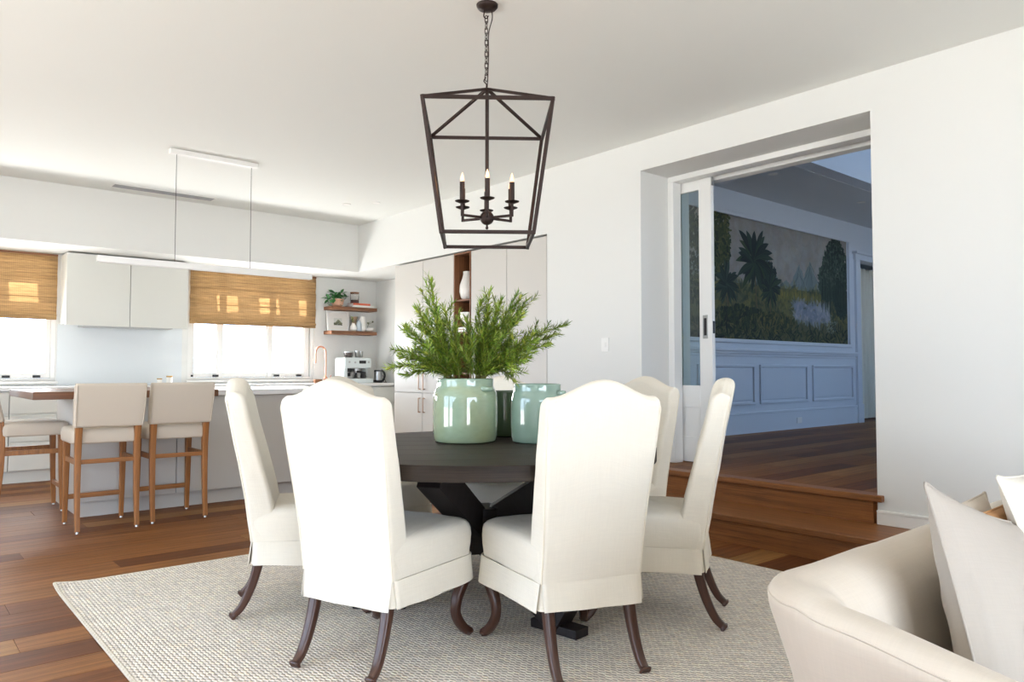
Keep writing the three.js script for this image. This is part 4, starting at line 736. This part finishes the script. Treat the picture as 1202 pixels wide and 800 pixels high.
copy(chair, 'white slipcovered dining chair with its back toward the coffee machine', [2.16, RUG, -3.81], face(0.087, 1));
copy(chair, 'white slipcovered dining chair with its back toward the bar stools', [1.575, RUG, -3.35], face(0.895, 0.445));

// ───────────── jars and branches on the table ─────────────
function jar(label, pos, prof, mat, lug) {
  const j = thing('ceramic_jar', label, 'jar', pos);
  mesh('body', lathe(prof, 72), mat, j);
  if (lug) { const [r, y, a, w] = lug, pts = []; for (let i = 0; i <= 12; i++) { const t = i / 12, b = a + (t - 0.5) * w, rad = r + 0.022 * Math.sin(Math.PI * t) ** 0.5; pts.push(V(Math.cos(b) * rad, y, Math.sin(b) * rad)); } mesh('lug_handle', sweep(pts, () => [0.012, 0.009], { ref: V(0, 1, 0), n: 14, pw: 2.4 }), mat, j); }
  return j;
}
const jarProf = (r, h, neck) => [[0.001, 0], [r * 0.90, 0.0005], [r * 0.955, 0.008], [r * 0.985, h * 0.12], [r, h * 0.3], [r * 1.0, h * 0.55], [r * 0.992, h * 0.70], [r * 0.965, h * 0.775], [neck + 0.005, h * 0.845], [neck, h * 0.885], [neck, h * 0.975], [neck + 0.001, h * 0.99], [neck - 0.003, h], [neck - 0.008, h * 0.995], [neck - 0.01, h * 0.9], [r * 0.92, h * 0.7], [r * 0.9, h * 0.1], [0.001, 0.014]];
const J1 = [2.174, TOP, -2.90];
const viewA = Math.atan2(0.761, -0.648); // towards the camera in (x, z) as angle
jar('large pale celadon jar holding the leafy branches', J1, jarProf(0.157, 0.303, 0.136), M.glaze, [0.137, 0.255, Math.atan2(0.93, 0.15), 0.42]);
jar('empty sea green jar beside the large celadon jar', [2.42, TOP, -2.654], jarProf(0.128, 0.278, 0.114), M.glazeTeal, [0.117, 0.235, Math.atan2(0.9, 0.35), 0.42]);
jar('dark olive green jar standing behind the other two jars', [2.525, TOP, -3.02], jarProf(0.112, 0.235, 0.105), M.glazeOlive, [0.104, 0.198, Math.atan2(-0.2, -1), 0.4]);
{
  seed = 20260;
  const right = V(Math.cos(YAW), 0, Math.sin(YAW)), away = V(Math.sin(YAW), 0, -Math.cos(YAW)), D = 3.62;
  const tips = [[508, 333], [489, 364], [499, 350], [478, 388], [465, 410], [468, 430], [483, 396], [522, 362], [536, 386], [546, 374], [562, 352], [573, 338], [588, 354], [606, 345], [617, 353], [600, 374], [626, 402], [641, 404], [664, 381], [648, 394], [620, 420], [606, 410], [580, 384], [556, 398], [528, 402], [500, 420], [514, 398], [592, 426], [480, 440], [612, 372], [494, 384], [476, 420], [490, 436], [506, 410], [520, 436], [560, 432], [576, 436], [598, 438], [610, 424], [626, 414], [488, 410], [536, 436], [566, 392], [598, 396], [520, 380], [584, 366], [502, 372], [570, 366], [548, 410], [534, 420], [574, 414], [512, 428], [605, 432], [590, 392]];
  const leafMat = std({ color: 0xffffff, vertexColors: true, roughness: 0.5, side: THREE.DoubleSide });
  const stemMat = std({ color: 0x6f6a36, roughness: 0.8 }), budMat = std({ color: 0x9aa03e, roughness: 0.6 });
  const proto = leafBlade(0.043, 0.0056, 2), base = V(J1[0], TOP + 0.303, J1[2]);
  const tints = [[0.21, 0.36, 0.03], [0.31, 0.45, 0.04], [0.11, 0.23, 0.025], [0.42, 0.52, 0.08], [0.28, 0.34, 0.03]];
  tips.forEach(([px, py], k) => {
    const lat = (px - 546) / FPX * D, hgt = 1.1 + (435 - py) / FPX * D;
    const tip = base.clone().addScaledVector(right, lat).addScaledVector(away, rr(-0.17, 0.17) * (k % 3 ? 1 : 0.5)); tip.y = Math.max(hgt, base.y + 0.02);
    const a = Math.atan2(tip.z - base.z, tip.x - base.x), root = base.clone().add(V(Math.cos(a) * rr(0.02, 0.11), -0.16, Math.sin(a) * rr(0.02, 0.11)));
    const mouth = base.clone().add(V(Math.cos(a) * rr(0.04, 0.112), 0.0, Math.sin(a) * rr(0.04, 0.112)));
    const mid = mouth.clone().lerp(tip, 0.5).add(V(rr(-0.02, 0.02), 0.012 + 0.06 * Math.min(1, Math.abs(lat)), rr(-0.02, 0.02)));
    const cv = new THREE.CatmullRomCurve3([root, mouth, mid, tip], false, 'centripetal'), o = base.clone();
    const label = k === 18 ? 'long dark green branch arching out past the sea green jar' : k === 0 ? 'tallest leafy branch rising from the celadon jar' : 'fresh green branch with narrow leaves standing in the celadon jar';
    const b = thing('leafy_branch', label, 'branch', o.toArray(), 0, 'leafy branches in the large jar');
    const loc = (p) => p.clone().sub(o), stems = [sweep(cv.getPoints(20).map(loc), (t) => [lerp(0.0034, 0.0013, t), lerp(0.0034, 0.0013, t)], { n: 6, pw: 2 })];
    const gs = [], pos = new THREE.Matrix4(), dim = k === 18 || k === 19 ? 0.62 : rr(0.8, 1.15);
    const dress = (c, t0, density, reach) => {
      const N = Math.round(c.getLength() * density);
      for (let i = 0; i < N; i++) {
        const t = lerp(t0, 1, (i + rnd()) / N), p = c.getPoint(t); if (p.y < base.y + 0.012 && Math.hypot(p.x - base.x, p.z - base.z) < 0.15) continue;
        const d = c.getTangent(t), az = i * 2.4 + rr(-0.6, 0.6), u = V(0, 1, 0).cross(d); if (u.lengthSq() < 0.01) u.set(1, 0, 0); u.normalize(); const w = d.clone().cross(u);
        const out = u.multiplyScalar(Math.cos(az)).addScaledVector(w, Math.sin(az)), open = rr(0.45, 1.25) * (t > 0.93 ? 0.5 : 1), dir = d.clone().multiplyScalar(Math.cos(open)).addScaledVector(out, Math.sin(open)).add(V(0, 0.12, 0)).normalize();
        const side = d.clone().cross(dir).normalize(), up = dir.clone().cross(side), s = rr(0.6, 1.25) * reach;
        pos.makeBasis(side.multiplyScalar(s), up.multiplyScalar(s), dir.multiplyScalar(s)).setPosition(loc(p));
        const g = proto.clone().applyMatrix4(pos), c3 = tints[Math.floor(rnd() * 5)], q = 0.88 * dim * rr(0.7, 1.25), n = g.attributes.position.count, col = new Float32Array(n * 3);
        for (let m = 0; m < n; m++) { col[m * 3] = c3[0] * q; col[m * 3 + 1] = c3[1] * q; col[m * 3 + 2] = c3[2] * q; }
        g.setAttribute('color', new THREE.BufferAttribute(col, 3)); gs.push(g);
      }
    };
    dress(cv, 0.3, 420, 1);
    const twigs = Math.round(cv.getLength() * 13);
    for (let i = 0; i < twigs; i++) {
      const t = lerp(0.38, 0.93, (i + rnd()) / twigs), p = cv.getPoint(t); if (p.y < base.y + 0.02) continue;
      const d = cv.getTangent(t), dir = d.clone().add(V(rr(-1, 1), rr(-0.5, 0.7), rr(-1, 1)).multiplyScalar(0.75)).normalize(), L = rr(0.045, 0.105);
      const c = new THREE.CatmullRomCurve3([p, p.clone().addScaledVector(dir, L * 0.5).add(V(0, 0.004, 0)), p.clone().addScaledVector(dir, L).add(V(0, 0.014, 0))]);
      stems.push(sweep(c.getPoints(5).map(loc), () => [0.0012, 0.0012], { n: 5, pw: 2 })); dress(c, 0.1, 420, 0.85);
      if (rnd() < 0.22) { const g = new THREE.SphereGeometry(0.009, 8, 6); g.scale(0.75, 1.5, 0.75); g.applyQuaternion(new THREE.Quaternion().setFromUnitVectors(V(0, 1, 0), dir)); const q = loc(c.getPoint(1)); mesh('bud', g.translate(q.x, q.y, q.z), budMat, b); }
    }
    mesh('stem', merge(stems), stemMat, b);
    mesh('leaves', merge(gs), leafMat, b).userData.kind = 'stuff';
  });
}

// ───────────── lantern chandelier ─────────────
{
  const c = thing('lantern_chandelier', 'dark bronze open frame lantern chandelier over the table', 'chandelier', [2.307, 0, -2.902], -THREE.MathUtils.degToRad(37.7));
  const T = 0.303, B = 0.2165, yt = 2.361, yb = 1.752, ap = V(0, 2.515, 0), s = 0.0165;
  const top = [[-1, 1], [1, 1], [1, -1], [-1, -1]].map(([x, z]) => V(x * T, yt, z * T)), bot = [[-1, 1], [1, 1], [1, -1], [-1, -1]].map(([x, z]) => V(x * B, yb, z * B));
  for (let i = 0; i < 4; i++) {
    mesh('top_rail', bar(top[i], top[(i + 1) % 4], s, s), M.bronze, c); mesh('bottom_rail', bar(bot[i], bot[(i + 1) % 4], s, s), M.bronze, c);
    mesh('corner_post', bar(top[i].clone().add(V(0, 0.009, 0)), bot[i].clone().add(V(0, -0.009, 0)), s, s, V(1, 0, 0.3)), M.bronze, c); mesh('roof_rod', bar(top[i], ap, 0.014, 0.014), M.bronze, c);
  }
  mesh('centre_rod', rod(V(0, 1.87, 0), ap, 0.0095, 14), M.bronze, c);
  const hub = mesh('hub', new THREE.SphereGeometry(0.0355, 28, 20).translate(0, 1.862, 0), M.bronze, c); mesh('finial', merge([new THREE.SphereGeometry(0.008, 12, 10).translate(0, 1.812, 0), new THREE.CylinderGeometry(0.004, 0.006, 0.018, 10).translate(0, 1.823, 0)]), M.bronze, hub);
  mesh('canopy', lathe([[0.001, 2.915], [0.02, 2.916], [0.045, 2.925], [0.054, 2.936], [0.055, 2.945], [0.001, 2.945]], 40), M.bronze, c);
  const glow = std({ color: 0xfff1da, emissive: 0xffb060, emissiveIntensity: 1.6, roughness: 0.2 });
  for (let k = 0; k < 6; k++) {
    const a = k * Math.PI / 3 + Math.PI / 2, x = Math.cos(a) * 0.141, z = Math.sin(a) * 0.141;
    const arm = mesh('arm', merge([bar(V(0, 1.862, 0), V(x, 1.862, z), 0.012, 0.012), rod(V(x, 1.856, z), V(x, 1.93, z), 0.0075)].map((q) => uvm(q))), M.bronze, c);
    mesh('drip_pan', lathe([[0.001, 1.918], [0.012, 1.919], [0.034, 1.928], [0.036, 1.931], [0.012, 1.925], [0.001, 1.924]], 28).translate(x, 0, z), M.bronze, arm);
    mesh('candle_sleeve', new THREE.CylinderGeometry(0.0125, 0.0125, 0.1, 18).translate(x, 1.975, z), M.bronze, arm);
    const bulb = mesh('bulb', lathe([[0.001, 2.024], [0.0075, 2.026], [0.0105, 2.036], [0.008, 2.052], [0.003, 2.066], [0.0005, 2.072]], 16).translate(x, 0, z), glow, c);
    const l = new THREE.PointLight(0xffb878, 0.03); l.name = 'bulb_light'; l.position.set(x, 2.042, z); l.castShadow = true; l.shadow.radius = 0.4; c.add(l);
  }
  // chain, hooks and the loose flex beside it
  const N = 11, y0 = 2.56, y1 = 2.885, h = (y1 - y0) / N;
  for (let i = 0; i < N; i++) { const pts = []; for (let k = 0; k <= 16; k++) { const a = k / 16 * Math.PI * 2; pts.push(V(Math.cos(a) * 0.0085, Math.sin(a) * 0.021, 0)); } const g = tube(pts, 0.0022, 28, 6); if (i % 2) g.rotateY(Math.PI / 2); g.rotateY(0.5); mesh('chain_link', g.translate(-0.004, y0 + (i + 0.5) * h, 0), M.bronze, c); }
  mesh('hook', tube([V(-0.004, 2.515, 0), V(-0.004, 2.54, 0), V(-0.016, 2.555, 0), V(-0.006, 2.575, 0)], 0.0032, 20, 8), M.bronze, c);
  mesh('hook', tube([V(-0.014, 2.915, 0), V(-0.016, 2.885, 0), V(-0.004, 2.876, 0), V(0.006, 2.89, 0)], 0.0032, 20, 8), M.bronze, c);
  mesh('flex', tube([V(0.022, 2.92, 0), V(0.026, 2.88, 0.004), V(0.008, 2.80, 0.006), V(0.007, 2.68, 0.008), V(0.004, 2.58, 0.006), V(0.0, 2.515, 0)], 0.0028, 40, 6), M.bronze, c);
}

// ───────────── sofa and cushions ─────────────
{
  const s = thing('sofa', 'cream linen slipcovered sofa with its back to the dining table', 'sofa');
  const xl = 1.40, xr = 3.75, zb = -0.80, zf = 0.20;
  // the back and arms are one flared upholstered wall swept round a U
  const path = []; const R = 0.10, seg = 10;
  for (let i = 0; i <= 14; i++) path.push([V(xl, 0, lerp(zf, zb + R, i / 14)), V(-1, 0, 0)]);
  for (let i = 1; i < seg; i++) { const a = Math.PI + i / seg * Math.PI / 2; path.push([V(xl + R + R * Math.cos(a), 0, zb + R + R * Math.sin(a)), V(Math.cos(a), 0, Math.sin(a))]); }
  for (let i = 0; i <= 20; i++) path.push([V(lerp(xl + R, xr - R, i / 20), 0, zb), V(0, 0, -1)]);
  for (let i = 1; i < seg; i++) { const a = -Math.PI / 2 + i / seg * Math.PI / 2; path.push([V(xr - R + R * Math.cos(a), 0, zb + R + R * Math.sin(a)), V(Math.cos(a), 0, Math.sin(a))]); }
  for (let i = 0; i <= 14; i++) path.push([V(xr, 0, lerp(zb + R, zf, i / 14)), V(1, 0, 0)]);
  const prof = [[-0.16, 0.10], [0.0, 0.10], [0.0, 0.24], [0.006, 0.36], [0.024, 0.48], [0.052, 0.575], [0.067, 0.625], [0.068, 0.648], [0.056, 0.668], [0.03, 0.678], [-0.01, 0.674], [-0.05, 0.655], [-0.085, 0.615], [-0.11, 0.54], [-0.13, 0.44], [-0.15, 0.3], [-0.16, 0.2]];
  const sp = new THREE.CatmullRomCurve3(prof.map(([a, b]) => V(a, b, 0)), true, 'centripetal').getPoints(70).slice(0, -1);
  const rings = path.map(([p, nrm], i) => { const t = i / (path.length - 1), arm = Math.min(t, 1 - t), drop = sm(0.26, 0.0, arm); return sp.map((q) => { const k = q.y > 0.12 ? 1 - 0.24 * drop * sm(0.2, 0.6, q.y) : 1; const wob = 0.003 * n3(p.x * 5 + q.x * 7, q.y * 6, p.z * 5); return V(p.x + nrm.x * (q.x + wob), q.y * k + 0.002 * n3(p.x * 4, p.z * 4, q.x * 9), p.z + nrm.z * (q.x + wob)); }); });
  mesh('back_and_arms', loft(rings), M.sofa, s);
  mesh('base', rbox(xl + 0.02, xr - 0.02, 0.08, 0.28, zb + 0.02, zf - 0.02, 0.02), M.sofa, s);
  const cw = (xr - xl - 0.30) / 2; for (let k = 0; k < 2; k++) mesh('seat_cushion', rbox(xl + 0.15 + k * cw, xl + 0.148 + (k + 1) * cw, 0.27, 0.43, zb + 0.14, zf + 0.02, 0.045, false, 4), M.sofa, s);
  const seam = rings.map((r) => r.reduce((a, b) => (b.y > a.y ? b : a)));
  mesh('top_seam', tube(path.map(([p, nrm], i) => { const r = rings[i]; const q = r.find((v) => v.y > 0.5) ?? r[20]; let best = r[0], bs = 9; for (const v of r) { const o = (v.x - p.x) * nrm.x + (v.z - p.z) * nrm.z; const e = Math.abs(o - 0.066) + (v.y < 0.5 ? 1 : 0) + Math.abs(v.y - 0.65) * 0.5; if (e < bs) { bs = e; best = v; } } return best.clone().addScaledVector(nrm, -0.0005); }), 0.0022, 220, 6), M.sofa, s);
  for (const [x, z] of [[xl + 0.06, zb + 0.06], [xr - 0.06, zb + 0.06], [xl + 0.06, zf - 0.08], [xr - 0.06, zf - 0.08]]) mesh('foot', new THREE.CylinderGeometry(0.028, 0.02, 0.10, 20).translate(x, 0.05, z), M.legWood, s);
}
function cushion(name, label, mat, w, h, t, pos, rot, ears = 0.1) {
  const N = 34, top = [], bottom = [];
  const grid = (sgn) => { const rows = []; for (let j = 0; j <= N; j++) { const r = []; for (let i = 0; i <= N; i++) { const u = i / N * 2 - 1, v = j / N * 2 - 1; const x = u * (1 - ears * (1 - v * v) * Math.abs(u) ** 2), y = v * (1 - ears * (1 - u * u) * Math.abs(v) ** 2), d = Math.max(0, (1 - u * u) * (1 - v * v)) ** 0.55; r.push(V(x * w / 2, y * h / 2, sgn * d * t / 2 + 0.006 * n3(u * 2.2, v * 2.2, sgn * 3 + w * 7) * d)); } rows.push(r); } return loft(sgn > 0 ? rows.reverse() : rows, { closed: false }); };
  const g = merge([grid(1), grid(-1)]), o = thing(name, label, 'cushion', pos);
  o.rotation.order = 'YXZ'; o.rotation.set(...rot);
  mesh('cover', uvm(g), mat, o);
  const p = []; for (let e = 0; e < 4; e++) for (let i = 0; i < 12; i++) { const k = i / 12 * 2 - 1; const [u, v] = [[k, -1], [1, k], [-k, 1], [-1, -k]][e]; p.push(V(u * (1 - ears * (1 - v * v)) * w / 2, v * (1 - ears * (1 - u * u)) * h / 2, 0)); } p.push(p[0].clone());
  mesh('edge_seam', tube(p, 0.003, 160, 6), mat, o);
  return o;
}
cushion('throw_cushion', 'large cream linen cushion leaning on the sofa back near the arm', M.pillow, 0.66, 0.56, 0.17, [1.95, 0.52, -0.565], [-0.30, 0.10, -0.27], 0.06);
cushion('throw_cushion', 'white cushion leaning on the sofa back past the large cushion', phy({ color: 0xe6e0d4, roughness: 0.95, map: linenTex, bumpMap: weaveBump, bumpScale: 0.0005 }), 0.5, 0.46, 0.15, [2.50, 0.615, -0.60], [-0.3, -0.05, 0.05]);
cushion('throw_cushion', 'small tan cushion tucked between the cream cushions on the sofa', std({ color: 0xb98a5c, roughness: 0.85, bumpMap: weaveBump, bumpScale: 0.0005 }), 0.42, 0.32, 0.08, [2.27, 0.575, -0.67], [-0.25, 0.0, 0.0], 0.04);
cushion('throw_cushion', 'off-white cushion behind the small tan cushion on the sofa', M.sofa, 0.40, 0.34, 0.09, [2.27, 0.575, -0.735], [-0.22, 0.0, 0.03], 0.03);

renderer.render(scene, camera);
